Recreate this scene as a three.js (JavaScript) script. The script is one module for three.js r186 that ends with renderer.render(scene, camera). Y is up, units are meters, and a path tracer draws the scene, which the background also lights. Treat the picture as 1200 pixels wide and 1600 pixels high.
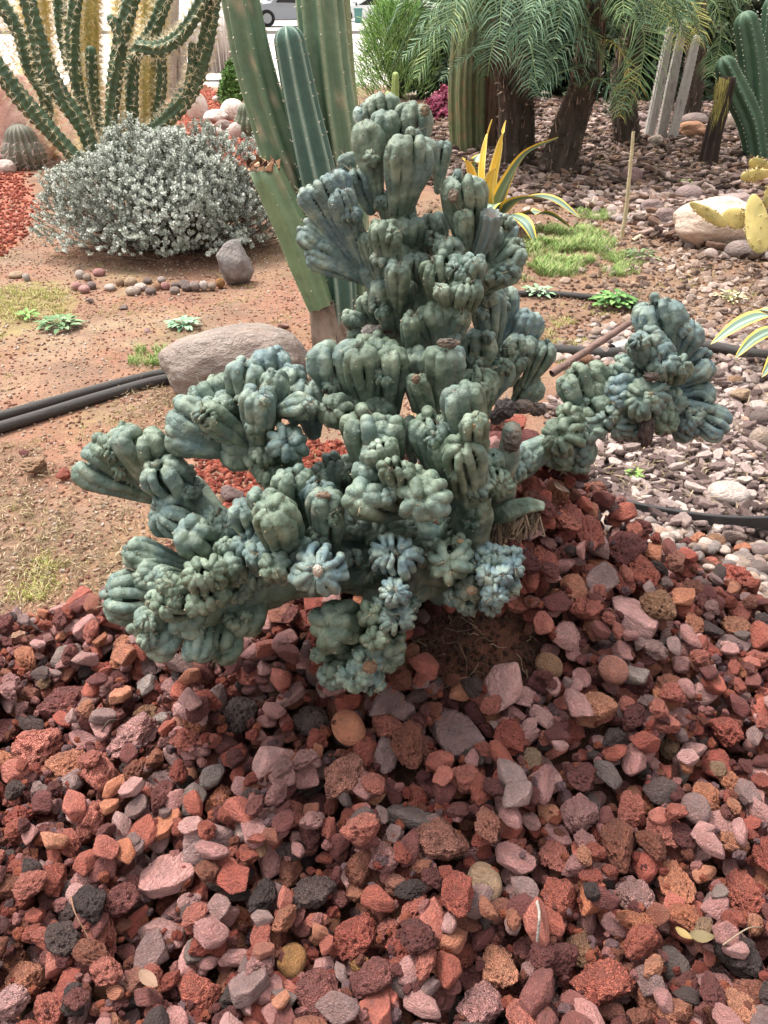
import * as THREE from 'three';
import { mergeGeometries } from 'three/addons/utils/BufferGeometryUtils.js';
import { ImprovedNoise } from 'three/addons/math/ImprovedNoise.js';

// ---------- camera, sky, sun, exposure ----------
const F = 1295, PITCH = Math.atan(815 / F), EYE = new THREE.Vector3(0, 1.5, 0);
const scene = new THREE.Scene();
const camera = new THREE.PerspectiveCamera(2 * Math.atan(800 / F) * 180 / Math.PI, 0.75, 0.05, 600);
camera.position.copy(EYE); camera.rotation.x = -PITCH; scene.add(camera);
const renderer = new THREE.WebGLRenderer({ antialias: true });
renderer.setSize(768, 1024); renderer.toneMapping = THREE.LinearToneMapping; renderer.toneMappingExposure = 3.15;
renderer.shadowMap.enabled = true;
const SUN = new THREE.Vector3(-0.45, 1.0, -0.32).normalize();
{
  const W = 256, Hh = 128, d = new Float32Array(W * Hh * 4);      // overcast: bright veil, a wide glow round the hidden sun
  for (let j = 0; j < Hh; j++) for (let i = 0; i < W; i++) {
    const el = ((j + 0.5) / Hh - 0.5) * Math.PI, az = ((i + 0.5) / W - 0.5) * 2 * Math.PI;
    const v = new THREE.Vector3(Math.cos(el) * Math.cos(az), Math.sin(el), Math.cos(el) * Math.sin(az));
    const up = Math.max(0, v.y), c = Math.max(0, v.dot(SUN));
    const L = el < 0 ? 0.3 : 0.15 + 0.3 * up + 2.0 * Math.pow(c, 5);
    d.set([L * 1.0, L * 0.995, L * 0.985, 1], (j * W + i) * 4);
  }
  const t = new THREE.DataTexture(d, W, Hh, THREE.RGBAFormat, THREE.FloatType);
  t.mapping = THREE.EquirectangularReflectionMapping; t.magFilter = THREE.LinearFilter; t.needsUpdate = true;
  scene.background = t; scene.environment = t;
}
const sun = new THREE.DirectionalLight(0xfff4e6, 1.5);
sun.position.copy(SUN).multiplyScalar(30); sun.castShadow = true; sun.shadow.radius = 22;
sun.shadow.camera.left = -8; sun.shadow.camera.right = 8; sun.shadow.camera.top = 8; sun.shadow.camera.bottom = -8; sun.shadow.camera.far = 80; sun.shadow.mapSize.set(2048, 2048);
scene.add(sun, sun.target);

// ---------- helpers ----------
let seed = 20240611;
const rnd = () => { seed |= 0; seed = seed + 0x6D2B79F5 | 0; let t = Math.imul(seed ^ seed >>> 15, 1 | seed); t = t + Math.imul(t ^ t >>> 7, 61 | t) ^ t; return ((t ^ t >>> 14) >>> 0) / 4294967296; };
const rr_ = (a, b) => a + (b - a) * rnd(), pick = (a) => a[Math.floor(rnd() * a.length)];
const perlin = new ImprovedNoise(), N3 = (x, y, z) => perlin.noise(x, y, z);
const fbm = (x, y, z, o = 4) => { let s = 0, a = 0.5, f = 1; for (let i = 0; i < o; i++) { s += a * N3(x * f, y * f, z * f); a *= 0.5; f *= 2.03; } return s; };
const cl = (x, a = 0, b = 1) => Math.min(b, Math.max(a, x)), lerp = THREE.MathUtils.lerp, sm = THREE.MathUtils.smoothstep;
const V = (x, y, z) => new THREE.Vector3(x, y, z);
const CP = Math.cos(PITCH), SP = Math.sin(PITCH), CUP = V(0, CP, -SP);
const ray = (x, y) => { const a = (x - 600) / F, b = (800 - y) / F; return V(a, b * CP - SP, -b * SP - CP); };
const at = (x, y, h) => { const r = ray(x, y); return EYE.clone().addScaledVector(r, h / -r.z); };       // a point h metres in front of the photographer
const onGround = (x, y, gy = 0) => { const r = ray(x, y); return EYE.clone().addScaledVector(r, (gy - EYE.y) / r.y); };
const mpp = (p) => { const d = p.clone().sub(EYE); return (d.z * -CP + d.y * -SP) / F; };                 // metres to a photo pixel at p
const project = (p) => { const d = p.clone().sub(EYE), D = d.z * -CP + d.y * -SP; return [600 + F * d.x / D, 800 - F * d.dot(CUP) / D, D]; };
const lin = (hex) => new THREE.Color(hex);

const used = {};
const numbered = (n) => { const k = used[n] = (used[n] ?? -1) + 1; return k ? n + '_' + String(k).padStart(3, '0') : n; };
function tag(o, label, category, group, kind) { if (label) o.userData.label = label; if (category) o.userData.category = category; if (group) o.userData.group = group; if (kind) o.userData.kind = kind; return o; }
function put(name, geo, mat, parent = scene) {
  const m = new THREE.Mesh(geo, mat); m.name = parent === scene ? numbered(name) : name; m.castShadow = m.receiveShadow = true; parent.add(m); return m;
}
function thing(name, label, category, pos, group) {
  const o = new THREE.Group(); o.name = numbered(name); if (pos) o.position.copy(pos); scene.add(o); return tag(o, label, category, group);
}
function struct(name, geo, mat) { return tag(put(name, geo, mat), null, null, null, 'structure'); }
const shift = (g, p) => g.translate(-p.x, -p.y, -p.z);

// uv in metres, each face laid on the plane it faces most; vertices are doubled only along the seams
function boxUV(g, s = 1) {
  const P = g.attributes.position, idx = g.index ? g.index.array : Uint32Array.from({ length: P.count }, (_, i) => i), C = g.attributes.color, Nn = g.attributes.normal;
  const map = new Map(), op = [], on = [], oc = [], ou = [], oi = new Uint32Array(idx.length);
  for (let t = 0; t < idx.length; t += 3) {
    const [a, b, c] = [idx[t], idx[t + 1], idx[t + 2]];
    const ux = P.getX(b) - P.getX(a), uy = P.getY(b) - P.getY(a), uz = P.getZ(b) - P.getZ(a), vx = P.getX(c) - P.getX(a), vy = P.getY(c) - P.getY(a), vz = P.getZ(c) - P.getZ(a);
    const nx = Math.abs(uy * vz - uz * vy), ny = Math.abs(uz * vx - ux * vz), nz = Math.abs(ux * vy - uy * vx), ax = nx > ny && nx > nz ? 0 : ny > nz ? 1 : 2;
    for (let k = 0; k < 3; k++) {
      const v = idx[t + k], key = v * 3 + ax; let n = map.get(key);
      if (n === undefined) {
        n = op.length / 3; map.set(key, n);
        const x = P.getX(v), y = P.getY(v), z = P.getZ(v); op.push(x, y, z);
        if (Nn) on.push(Nn.getX(v), Nn.getY(v), Nn.getZ(v));
        if (C) oc.push(C.getX(v), C.getY(v), C.getZ(v));
        if (ax === 0) ou.push(z * s, y * s); else if (ax === 1) ou.push(x * s, z * s); else ou.push(x * s, y * s);
      }
      oi[t + k] = n;
    }
  }
  const r = new THREE.BufferGeometry(), F3 = THREE.Float32BufferAttribute;
  r.setAttribute('position', new F3(op, 3)); if (Nn) r.setAttribute('normal', new F3(on, 3)); if (C) r.setAttribute('color', new F3(oc, 3)); r.setAttribute('uv', new F3(ou, 2)); r.setIndex(new THREE.BufferAttribute(oi, 1)); return r;
}
function paint(g, fn) { const P = g.attributes.position, c = new Float32Array(P.count * 3); for (let i = 0; i < P.count; i++) { const k = fn(P.getX(i), P.getY(i), P.getZ(i), i); c[i * 3] = k[0]; c[i * 3 + 1] = k[1]; c[i * 3 + 2] = k[2]; } g.setAttribute('color', new THREE.BufferAttribute(c, 3)); return g; }
const solid = (g, c) => paint(g, () => [c.r, c.g, c.b]);
function merge(list) { return mergeGeometries(list.map((g) => { const q = g.index ? g : g; for (const k of Object.keys(q.attributes)) if (!['position', 'normal', 'color', 'uv'].includes(k)) q.deleteAttribute(k); return q.index ? q.toNonIndexed() : q; }), false); }
// collects thin strips, cones and flakes into one geometry
class Bits {
  constructor() { this.p = []; this.c = []; this.n = 0; }
  tri(a, b, c, col) { for (const v of [a, b, c]) { this.p.push(v.x, v.y, v.z); this.c.push(col.r, col.g, col.b); } }
  quad(a, b, c, d, col) { this.tri(a, b, c, col); this.tri(a, c, d, col); }
  spike(a, b, r, col, tipCol = col) {                               // three-sided needle
    const d = b.clone().sub(a).normalize(), u = Math.abs(d.y) < 0.9 ? V(0, 1, 0) : V(1, 0, 0), x = u.cross(d).normalize(), y = d.clone().cross(x), q = [];
    for (let i = 0; i < 3; i++) { const t = i * 2.094; q.push(a.clone().addScaledVector(x, Math.cos(t) * r).addScaledVector(y, Math.sin(t) * r)); }
    for (let i = 0; i < 3; i++) this.tri(q[i], q[(i + 1) % 3], b, tipCol);
  }
  tube(pts, r0, r1, col, sides = 5) {
    let prev = null, U = null;
    for (let i = 0; i < pts.length; i++) {
      const d = (pts[Math.min(i + 1, pts.length - 1)].clone().sub(pts[Math.max(i - 1, 0)])).normalize();
      if (!U) U = (Math.abs(d.y) < 0.9 ? V(0, 1, 0) : V(1, 0, 0)).cross(d).normalize(); else U = U.addScaledVector(d, -U.dot(d)).normalize();
      const W = d.clone().cross(U), r = lerp(r0, r1, i / (pts.length - 1)), ring = [];
      for (let k = 0; k < sides; k++) { const t = k / sides * Math.PI * 2; ring.push(pts[i].clone().addScaledVector(U, Math.cos(t) * r).addScaledVector(W, Math.sin(t) * r)); }
      if (prev) for (let k = 0; k < sides; k++) this.quad(prev[k], prev[(k + 1) % sides], ring[(k + 1) % sides], ring[k], col);
      prev = ring;
    }
  }
  geo(smooth = false) {
    const g = new THREE.BufferGeometry(); g.setAttribute('position', new THREE.Float32BufferAttribute(this.p, 3)); g.setAttribute('color', new THREE.Float32BufferAttribute(this.c, 3)); g.computeVertexNormals(); return g;
  }
}
const spline = (pts, n) => new THREE.CatmullRomCurve3(pts, false, 'centripetal').getPoints(n);

// textures (tileable)
function tex(size, fn, srgb = false, rep = 1) {
  const d = new Uint8Array(size * size * 4);
  for (let j = 0; j < size; j++) for (let i = 0; i < size; i++) { const c = fn(i / size, j / size); const o = (j * size + i) * 4; d[o] = cl(c[0]) * 255; d[o + 1] = cl(c[1]) * 255; d[o + 2] = cl(c[2]) * 255; d[o + 3] = 255; }
  const t = new THREE.DataTexture(d, size, size); t.wrapS = t.wrapT = THREE.RepeatWrapping; t.magFilter = THREE.LinearFilter; t.minFilter = THREE.LinearMipmapLinearFilter; t.repeat.set(rep, rep); if (srgb) t.colorSpace = THREE.SRGBColorSpace; t.needsUpdate = true; return t;
}
const torus = (u, v, f, z = 0) => { const a = u * 2 * Math.PI, b = v * 2 * Math.PI, R = f / 6.2832; return [Math.cos(a) * R, Math.sin(a) * R, Math.cos(b) * R + z, Math.sin(b) * R]; };
const tn = (u, v, f, z = 0, o = 3) => { // tiling fbm: blend of shifted lattice
  let s = 0, a = 0.5, ff = f; for (let i = 0; i < o; i++) { const x = u * ff, y = v * ff, w = (px, py) => N3(px, py, z + i * 7.3);
    const bx = u, by = v; s += a * ((1 - bx) * (1 - by) * w(x, y) + bx * (1 - by) * w(x - ff, y) + (1 - bx) * by * w(x, y - ff) + bx * by * w(x - ff, y - ff)) * 1.35; a *= 0.55; ff *= 2; } return s; };
const cells = (n, s) => { const q = []; let k = s; const h = () => { k = Math.imul(k ^ (k >>> 15), 2246822519) + 374761393 | 0; return ((k ^ k >>> 13) >>> 0) / 4294967296; }; for (let i = 0; i < n * n; i++) q.push([h(), h(), h()]); return (u, v) => { const x = u * n, y = v * n, X = Math.floor(x), Y = Math.floor(y); let b = 9, id = 0; for (let j = -1; j < 2; j++) for (let i = -1; i < 2; i++) { const c = q[((Y + j + n) % n) * n + (X + i + n) % n], dx = X + i + c[0] - x, dy = Y + j + c[1] - y, d = dx * dx + dy * dy; if (d < b) { b = d; id = c[2]; } } return [Math.sqrt(b), id]; }; };
const cellA = cells(26, 77), cellB = cells(60, 991), cellC = cells(14, 5);
const T = {
  pits: tex(512, (u, v) => { const [d, i] = cellA(u, v), [e, j] = cellB(u, v); const h = 0.72 + 0.35 * tn(u, v, 10, 3, 4) - (i > 0.45 ? 0.55 * cl(1 - d / (0.25 + 0.3 * i)) : 0) - (j > 0.5 ? 0.35 * cl(1 - e / 0.4) : 0); return [h, h, h]; }),
  grain: tex(512, (u, v) => { const h = 0.5 + 0.5 * tn(u, v, 12, 9, 4) + 0.22 * tn(u, v, 110, 4, 2); return [h, h, h]; }),
  rockCol: tex(512, (u, v) => { const a = 0.94 + 0.34 * tn(u, v, 8, 1, 4) + 0.26 * tn(u, v, 70, 2, 2), [e, j] = cellB(u, v), sp = j > 0.86 ? 0.28 * cl(1 - e / 0.35) : 0, dk = j < 0.14 ? -0.22 * cl(1 - e / 0.4) : 0, w = 0.10 * tn(u, v, 5, 20, 3); return [a + w + sp + dk, (a + sp + dk) * 0.905, (a - w * 0.6 + sp + dk) * 0.90]; }),
  skin: tex(512, (u, v) => { const h = 0.5 + 0.35 * tn(u, v, 14, 30, 4) + 0.2 * tn(u, v, 90, 40, 2); return [h, h, h]; }),
  skinCol: tex(512, (u, v) => { const [e, j] = cellB(u, v), [d, i] = cellC(u, v), a = 0.88 + 0.34 * tn(u, v, 6, 50, 4) + 0.18 * tn(u, v, 60, 55, 2), sp = j > 0.9 ? 0.22 * cl(1 - e / 0.3) : 0, sc = i > 0.87 ? cl(1 - d / 0.22) * 0.30 : 0, bl = cl(tn(u, v, 9, 60, 4) * 1.6) * 0.18; return [a + sp - sc * 0.3 + bl, a + sp - sc * 0.8 + bl * 0.85, a + sp - sc + bl]; }),
  soil: tex(1024, (u, v) => { const [e, j] = cellB(u * 2 % 1, v * 2 % 1), [d, i] = cellA(u, v), a = 0.80 + 0.3 * tn(u, v, 9, 70, 5) + 0.3 * tn(u, v, 160, 71, 2) + (j - 0.5) * 0.25 + (i > 0.85 ? 0.25 * cl(1 - d / 0.3) : 0), w = 0.07 * tn(u, v, 14, 77, 3); return [a + w, a, a - w]; }),
  soilBump: tex(1024, (u, v) => { const [e] = cellB(u * 2 % 1, v * 2 % 1), h = 0.6 + 0.5 * tn(u, v, 20, 80, 5) - 0.35 * e; return [h, h, h]; }),
};
const std = (o) => new THREE.MeshStandardMaterial({ roughness: 0.9, ...o });
// ---------- ground, mound, street ----------
const PEAK = V(0.2, 0, -1.74);
const prof = [[0, 0.46], [0.14, 0.43], [0.27, 0.335], [0.45, 0.21], [0.7, 0.10], [1.0, 0.02], [1.3, -0.035], [3, -0.09]];
function moundH(x, z) {
  const dx = x - PEAK.x, dz = (z - PEAK.z) * (z < PEAK.z ? 1.25 : 1.0), r = Math.hypot(dx, dz); let h = -0.06;
  for (let i = 1; i < prof.length; i++) if (r <= prof[i][0]) { const [a, b] = prof[i - 1], [c, d] = prof[i], t = (r - a) / (c - a); h = lerp(b, d, t); break; }
  return h + 0.012 * N3(x * 5, 3.3, z * 5);
}
const groundY = (x, z) => { const far = sm(-z, 14, 26); return -0.3 * far + (1 - far) * (0.014 * N3(x * 1.3, 0.2, z * 1.3) + 0.006 * N3(x * 6, 5.2, z * 6)) - 0.004; };
const poly = (pts) => pts.map(([x, y]) => { const p = onGround(x, y); return [p.x, p.z]; });
const inside = (P, x, z) => { let c = false; for (let i = 0, j = P.length - 1; i < P.length; j = i++) if ((P[i][1] > z) !== (P[j][1] > z) && x < (P[j][0] - P[i][0]) * (z - P[i][1]) / (P[j][1] - P[i][1]) + P[i][0]) c = !c; return c; };
const bedNear = poly([[860, 640], [905, 785], [1000, 815], [1100, 828], [1290, 838], [1500, 800], [1400, 560], [1150, 560], [1050, 560]]);
const bedFar = poly([[640, 268], [700, 300], [840, 318], [930, 330], [1040, 372], [1130, 400], [1400, 410], [1500, 170], [900, 150], [690, 150]]);
const pebbleBand = poly([[1000, 590], [880, 580], [860, 545], [960, 515], [1130, 520], [1500, 500], [1500, 640], [1215, 670], [1120, 610]]);
const pebbleNear = poly([[900, 800], [1000, 820], [1100, 836], [1500, 850], [1600, 1000], [1200, 1010], [1060, 900], [900, 860]]);
const redFar = poly([[-200, 235], [30, 262], [60, 330], [10, 395], [-300, 420]]), redMid = poly([[285, 120], [320, 130], [450, 290], [440, 300], [330, 240], [280, 190]]);
const grassyL = poly([[-100, 440], [120, 450], [110, 500], [40, 520], [-100, 560]]), darkL = poly([[-100, 690], [60, 680], [210, 760], [300, 900], [200, 940], [-50, 960], [-300, 900]]);
const grassPatch = poly([[815, 380], [850, 355], [945, 360], [950, 395], [860, 440], [815, 440]]);
const brownR = poly([[560, 330], [700, 310], [930, 335], [1050, 385], [1200, 410], [1500, 420], [1500, 520], [1000, 520], [860, 560], [700, 560]]);
const S = { red: lin('#8f6a56'), redB: lin('#885b49'), redFar: lin('#ad6450'), tan: lin('#958069'), brown: lin('#7d614d'), dark: lin('#75604f'), bed: lin('#5f5350'), grassy: lin('#8a8150'), street: lin('#d2cdc8'), lawn: lin('#8d9a55'), road: lin('#b5b0ac') };
function soilColor(x, z) {
  const n = fbm(x * 1.7, 1.5, z * 1.7, 4), m = fbm(x * 6, 8.5, z * 6, 3), c = S.red.clone();
  const jx = x + 0.12 * n + 0.04 * m, jz = z + 0.2 * N3(x * 2.1, 4, z * 2.1) + 0.05 * m;
  c.lerp(S.tan, cl(0.3 + 1.6 * n)); c.lerp(S.redB, cl(0.25 + 1.6 * m)); c.lerp(S.dark, cl((fbm(x * 2.6, 31, z * 2.6, 4) + 0.02) * 2.6) * 0.8); c.lerp(S.grassy, cl((fbm(x * 2.1, 44, z * 2.1, 4) - 0.05) * 2) * 0.4);
  if (z < -42 - x * 0.05) { c.copy(z < -47 ? S.road : S.lawn); return c; }
  if (z < -17.6 + x * 0.25 + 0.3 * n) return c.copy(S.street).multiplyScalar(1 + 0.12 * m);
  if (inside(redFar, jx, jz) || inside(redMid, jx, jz)) c.lerp(S.redFar, 0.85);
  if (inside(grassyL, jx, jz)) c.lerp(S.grassy, 0.55);
  if (inside(darkL, jx, jz)) c.lerp(S.dark, cl(0.45 + 1.2 * n + 0.6 * m));
  if (inside(brownR, jx, jz)) c.lerp(S.brown, 0.7);
  if (inside(bedFar, jx, jz) || inside(bedNear, jx, jz) || inside(pebbleNear, jx, jz) || inside(pebbleBand, jx, jz)) c.lerp(S.bed, 0.85);
  return c;
}
{
  const axis = (a, b, step, far) => { const q = []; for (let x = a; x <= b; x += step) q.push(x); let s = step; while (q[q.length - 1] < far) { s *= 1.28; q.push(q[q.length - 1] + s); } s = step; while (q[0] > -far) { s *= 1.28; q.unshift(q[0] - s); } return q; };
  const xs = axis(-4.4, 5.2, 0.06, 260), zs = axis(-11, 0.2, 0.06, 260), p = [], uv = [], col = [], idx = [];
  for (const z of zs) for (const x of xs) { p.push(x, groundY(x, z), z); uv.push(x / 1.3, z / 1.3); const c = soilColor(x, z); col.push(c.r, c.g, c.b); }
  const n = xs.length; for (let j = 0; j + 1 < zs.length; j++) for (let i = 0; i + 1 < n; i++) { const a = j * n + i; idx.push(a, a + n, a + 1, a + 1, a + n, a + n + 1); }
  const g = new THREE.BufferGeometry(); g.setAttribute('position', new THREE.Float32BufferAttribute(p, 3)); g.setAttribute('uv', new THREE.Float32BufferAttribute(uv, 2)); g.setAttribute('color', new THREE.Float32BufferAttribute(col, 3)); g.setIndex(idx); g.computeVertexNormals();
  struct('ground', g, std({ map: T.soil, bumpMap: T.soilBump, bumpScale: 0.012, vertexColors: true, roughness: 1 }));
}
{
  const g = new THREE.PlaneGeometry(3.6, 2.6, 120, 90); g.rotateX(-Math.PI / 2); g.translate(0.1, 0, -1.3);
  const P = g.attributes.position; for (let i = 0; i < P.count; i++) { const x = P.getX(i), z = P.getZ(i); P.setY(i, moundH(x, z) - 0.012 + 0.01 * fbm(x * 16, 3, z * 16, 3)); }
  const a = lin('#4a3328'), b = lin('#6b4233'); paint(g, (x, y, z) => { const k = cl(0.5 + fbm(x * 9, 2, z * 9, 4) * 1.3); return [lerp(a.r, b.r, k), lerp(a.g, b.g, k), lerp(a.b, b.b, k)]; });
  g.computeVertexNormals(); const u = g.attributes.uv; for (let i = 0; i < P.count; i++) u.setXY(i, P.getX(i) / 0.6, P.getZ(i) / 0.6);
  struct('mound', g, std({ map: T.soil, bumpMap: T.soilBump, bumpScale: 0.008, vertexColors: true, roughness: 1 }));
}
// ---------- stones: shapes ----------
function stoneGeo(type, k, detail) {
  const g = new THREE.IcosahedronGeometry(1, detail), P = g.attributes.position, cuts = [], o = k * 13.7 + 3;
  const nc = { lava: 10, angular: 13, slab: 9, pebble: 0, boulder: 5 }[type];
  for (let i = 0; i < nc; i++) { const v = V(rr_(-1, 1), rr_(-1, 1), rr_(-1, 1)).normalize(); cuts.push([v, type === 'angular' ? rr_(0.46, 0.8) : type === 'slab' ? rr_(0.62, 0.86) : type === 'boulder' ? rr_(0.74, 0.92) : rr_(0.6, 0.9)]); }
  if (type === 'slab') { for (let i = 0; i < 7; i++) { const a = i * 0.9 + rr_(-0.3, 0.3); cuts.push([V(Math.cos(a), rr_(-0.25, 0.25), Math.sin(a)).normalize(), rr_(0.5, 0.82)]); } cuts.push([V(0.08, 1, 0.05).normalize(), 0.3], [V(-0.05, -1, 0.1).normalize(), 0.32]); }
  const v = V(), mn = V(9, 9, 9), mx = V(-9, -9, -9);
  for (let i = 0; i < P.count; i++) {
    v.fromBufferAttribute(P, i).normalize(); let r = 1 + (type === 'pebble' ? 0.06 : 0.16) * N3(v.x * 1.3 + o, v.y * 1.3, v.z * 1.3);
    for (const [d, q] of cuts) { const c = v.dot(d); if (c > 0.05) { const lim = q / c; if (lim < r) r = lim + (r - lim) * (type === 'boulder' ? 0.3 : 0.05); } }
    const X = v.x * r, Y = v.y * r, Z = v.z * r;
    if (type === 'lava') {
      r += 0.17 * fbm(X * 2.3 + o, Y * 2.3, Z * 2.3, 3) + 0.055 * N3(X * 8, Y * 8 + o, Z * 8);
      const w = N3(X * 5.2 + o, Y * 5.2, Z * 5.2); if (w > 0.08) r -= (w - 0.08) * 0.5;               // blown-out hollows
    } else if (type === 'angular' || type === 'slab') r += 0.045 * fbm(X * 4 + o, Y * 4, Z * 4, 3) + 0.018 * N3(X * 12, Y * 12, Z * 12 + o);
    else if (type === 'boulder') r += 0.09 * fbm(X * 2 + o, Y * 2, Z * 2, 4) + 0.012 * N3(X * 14, Y * 14, Z * 14);
    v.multiplyScalar(r); P.setXYZ(i, v.x, v.y, v.z); mn.min(v); mx.max(v);
  }
  const c = mn.clone().add(mx).multiplyScalar(0.5), s = mx.sub(mn).multiplyScalar(0.5); g.translate(-c.x, -c.y, -c.z); g.scale(1 / s.x, 1 / s.y, 1 / s.z);
  g.deleteAttribute('normal'); g.deleteAttribute('uv'); const m = weld(g); m.computeVertexNormals();
  const veined = type === 'angular' || type === 'slab';
  paint(m, (x, y, z) => { const a = 1 + 0.42 * fbm(x * 1.6 + o, y * 1.6, z * 1.6, 3), w = 0.07 * N3(x * 1.3, y * 1.3 + o, z * 1.3), f = veined ? 0.10 * N3(x * 2, y * 9 + o, z * 2) : 0; return [a + w * 0.4 + f, a - w * 0.7 + f, a - w + f]; });
  return boxUV(m, 1);
}
function weld(g) { // join equal corners
  const P = g.attributes.position, map = new Map(), pos = [], idx = []; for (let i = 0; i < P.count; i++) { const k = Math.round(P.getX(i) * 2e4) + '_' + Math.round(P.getY(i) * 2e4) + '_' + Math.round(P.getZ(i) * 2e4); let n = map.get(k); if (n === undefined) { n = pos.length / 3; pos.push(P.getX(i), P.getY(i), P.getZ(i)); map.set(k, n); } idx.push(n); }
  const r = new THREE.BufferGeometry(); r.setAttribute('position', new THREE.Float32BufferAttribute(pos, 3)); r.setIndex(idx); return r;
}
const G = {}; for (const [t, n, d, dl] of [['lava', 12, 9, 7], ['angular', 11, 7, 6], ['slab', 4, 9, 6], ['pebble', 4, 6, 4], ['boulder', 5, 14, 8]]) { G[t] = []; G[t + 'Lo'] = []; for (let k = 0; k < n; k++) { const s0 = seed; G[t].push(stoneGeo(t, k, d)); seed = s0; G[t + 'Lo'].push(stoneGeo(t, k, dl)); } }
const rockT = { map: T.rockCol, bumpMap: T.pits }, C1 = (t, r) => { const c = t.clone(); c.repeat.set(r, r); return c; };
const mapsLava = { map: C1(T.rockCol, 0.7), bumpMap: C1(T.pits, 0.55) }, mapsHard = { map: C1(T.rockCol, 0.5), bumpMap: C1(T.grain, 0.5) };
const HUES = { // colour word -> shades
  'brick red': ['#d58271', '#c06a5a', '#dd8d7c', '#c97562'], 'maroon': ['#935a55', '#8a514e', '#a06660', '#7f4a47'], 'dusty pink': ['#dcaaa5', '#d49e99', '#e3b5b0', '#d09d99'],
  'orange': ['#e49b78', '#db8f6c', '#eaa786', '#d59275'], 'purple grey': ['#b09592', '#a58a87', '#baa09c', '#9d8481'], 'charcoal': ['#6a5a56', '#5d4e4b', '#746360', '#554745'],
  'tan': ['#b38c6c', '#a98264', '#bb9b7c'], 'grey': ['#a5968f', '#988a84', '#b2a49d'], 'rust brown': ['#bb7f6c', '#a56a56', '#c48977', '#aa6f59'], 'cream': ['#c4a98a', '#ccb597'], 'slate': ['#8a7d78', '#928783', '#7e736f'],
  'ochre': ['#bd8f58'], 'white': ['#c9bcb6', '#d2c8c2'], 'pale pink': ['#c39a95', '#cba7a2'] };
const matCache = {}; const stoneMat = (hue, k, hard) => { const h = HUES[hue][k % HUES[hue].length], key = h + hard; return matCache[key] ??= std({ color: h, vertexColors: true, ...(hard ? mapsHard : mapsLava), bumpScale: hard ? 0.03 : 0.11, roughness: hard ? 0.8 : 0.95 }); };
const mixWord = (...w) => { const a = []; for (let i = 0; i < w.length; i += 2) for (let k = 0; k < w[i + 1]; k++) a.push(w[i]); return a; };
const lavaMix = mixWord('brick red', 32, 'maroon', 24, 'dusty pink', 19, 'orange', 8, 'purple grey', 7, 'charcoal', 6, 'tan', 1, 'grey', 1, 'rust brown', 8, 'pale pink', 4);

// ---------- lava rocks piled on the mound ----------
const HX0 = -2.0, HZ0 = -2.6, HC = 0.01, HNX = 420, HNZ = 245, hm = new Float32Array(HNX * HNZ);
for (let j = 0; j < HNZ; j++) for (let i = 0; i < HNX; i++) { const x = HX0 + i * HC, z = HZ0 + j * HC; hm[j * HNX + i] = Math.max(moundH(x, z), groundY(x, z)); }
const hAt = (x, z) => hm[cl(Math.round((z - HZ0) / HC), 0, HNZ - 1) * HNX + cl(Math.round((x - HX0) / HC), 0, HNX - 1)];
const EDG = [[-2, -1.66], [-1.0, -1.68], [-0.75, -1.74], [-0.5, -1.82], [-0.2, -1.9], [0.05, -2.0], [0.3, -2.02], [0.5, -1.9], [0.68, -1.78], [0.85, -1.72], [1.05, -1.68], [2.2, -1.62]];
const edge = (x) => { let e = EDG[0][1]; for (let i = 1; i < EDG.length; i++) if (x >= EDG[i - 1][0]) e = lerp(EDG[i - 1][1], EDG[i][1], cl((x - EDG[i - 1][0]) / (EDG[i][0] - EDG[i - 1][0]))); return e + 0.05 * N3(x * 6, 1, 2); };
const soilHole = at(745, 985, 1.36);
const rockOK = (x, z) => z > edge(x) && z < -0.33 && Math.abs(x) < 1.9 && !(((x - soilHole.x) / 0.15) ** 2 + ((z - soilHole.z) / 0.10) ** 2 < 1);
const skyline = (x, z, r) => { const [px, py] = project(V(x, hAt(x, z) + r, z)); return px > -160 && px < 1360 && py < 1760; };
function drop(x, z, a, v) { // rest a stone of half-width a, half-height v on what lies there, and raise the surface
  const R = Math.ceil(a / HC), ci = Math.round((x - HX0) / HC), cj = Math.round((z - HZ0) / HC), hs = [];
  for (let j = -R; j <= R; j++) for (let i = -R; i <= R; i++) if (i * i + j * j <= R * R * 0.6) { const I = ci + i, J = cj + j; if (I >= 0 && J >= 0 && I < HNX && J < HNZ) hs.push(hm[J * HNX + I]); }
  hs.sort((p, q) => p - q); const y = hs[Math.floor(hs.length * 0.62)] + v * 0.62;
  for (let j = -R; j <= R; j++) for (let i = -R; i <= R; i++) { const q = (i * i + j * j) / (R * R), I = ci + i, J = cj + j; if (q <= 1 && I >= 0 && J >= 0 && I < HNX && J < HNZ) { const o = J * HNX + I; hm[o] = Math.max(hm[o], y + v * 0.85 * Math.sqrt(1 - q)); } }
  return y;
}
const base0 = hm.slice(), rocks = [];
const slopeUp = (x, z) => V(moundH(x - 0.05, z) - moundH(x + 0.05, z), 0.1, moundH(x, z - 0.05) - moundH(x, z + 0.05)).normalize();
function rockAt(x, z, a, b, v, yaw, hue, type, extra = {}) {
  const y = drop(x, z, Math.sqrt(a * b), v) + (extra.hero ? 0.25 * v : 0), up = slopeUp(x, z).lerp(V(rr_(-1, 1), 1, rr_(-1, 1)).normalize(), 0.4).normalize(), tilt = extra.flat ? 0.12 : 0.34;
  up.add(V(rr_(-tilt, tilt), 0, rr_(-tilt, tilt))).normalize();
  const q = new THREE.Quaternion().setFromUnitVectors(V(0, 1, 0), up).multiply(new THREE.Quaternion().setFromAxisAngle(V(0, 1, 0), yaw));
  const r = { p: V(x, y, z), s: V(a, v, b), q, hue, type, k: Math.floor(rnd() * 97), R: Math.sqrt(a * b), ...extra }; rocks.push(r); return r;
}
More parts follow.
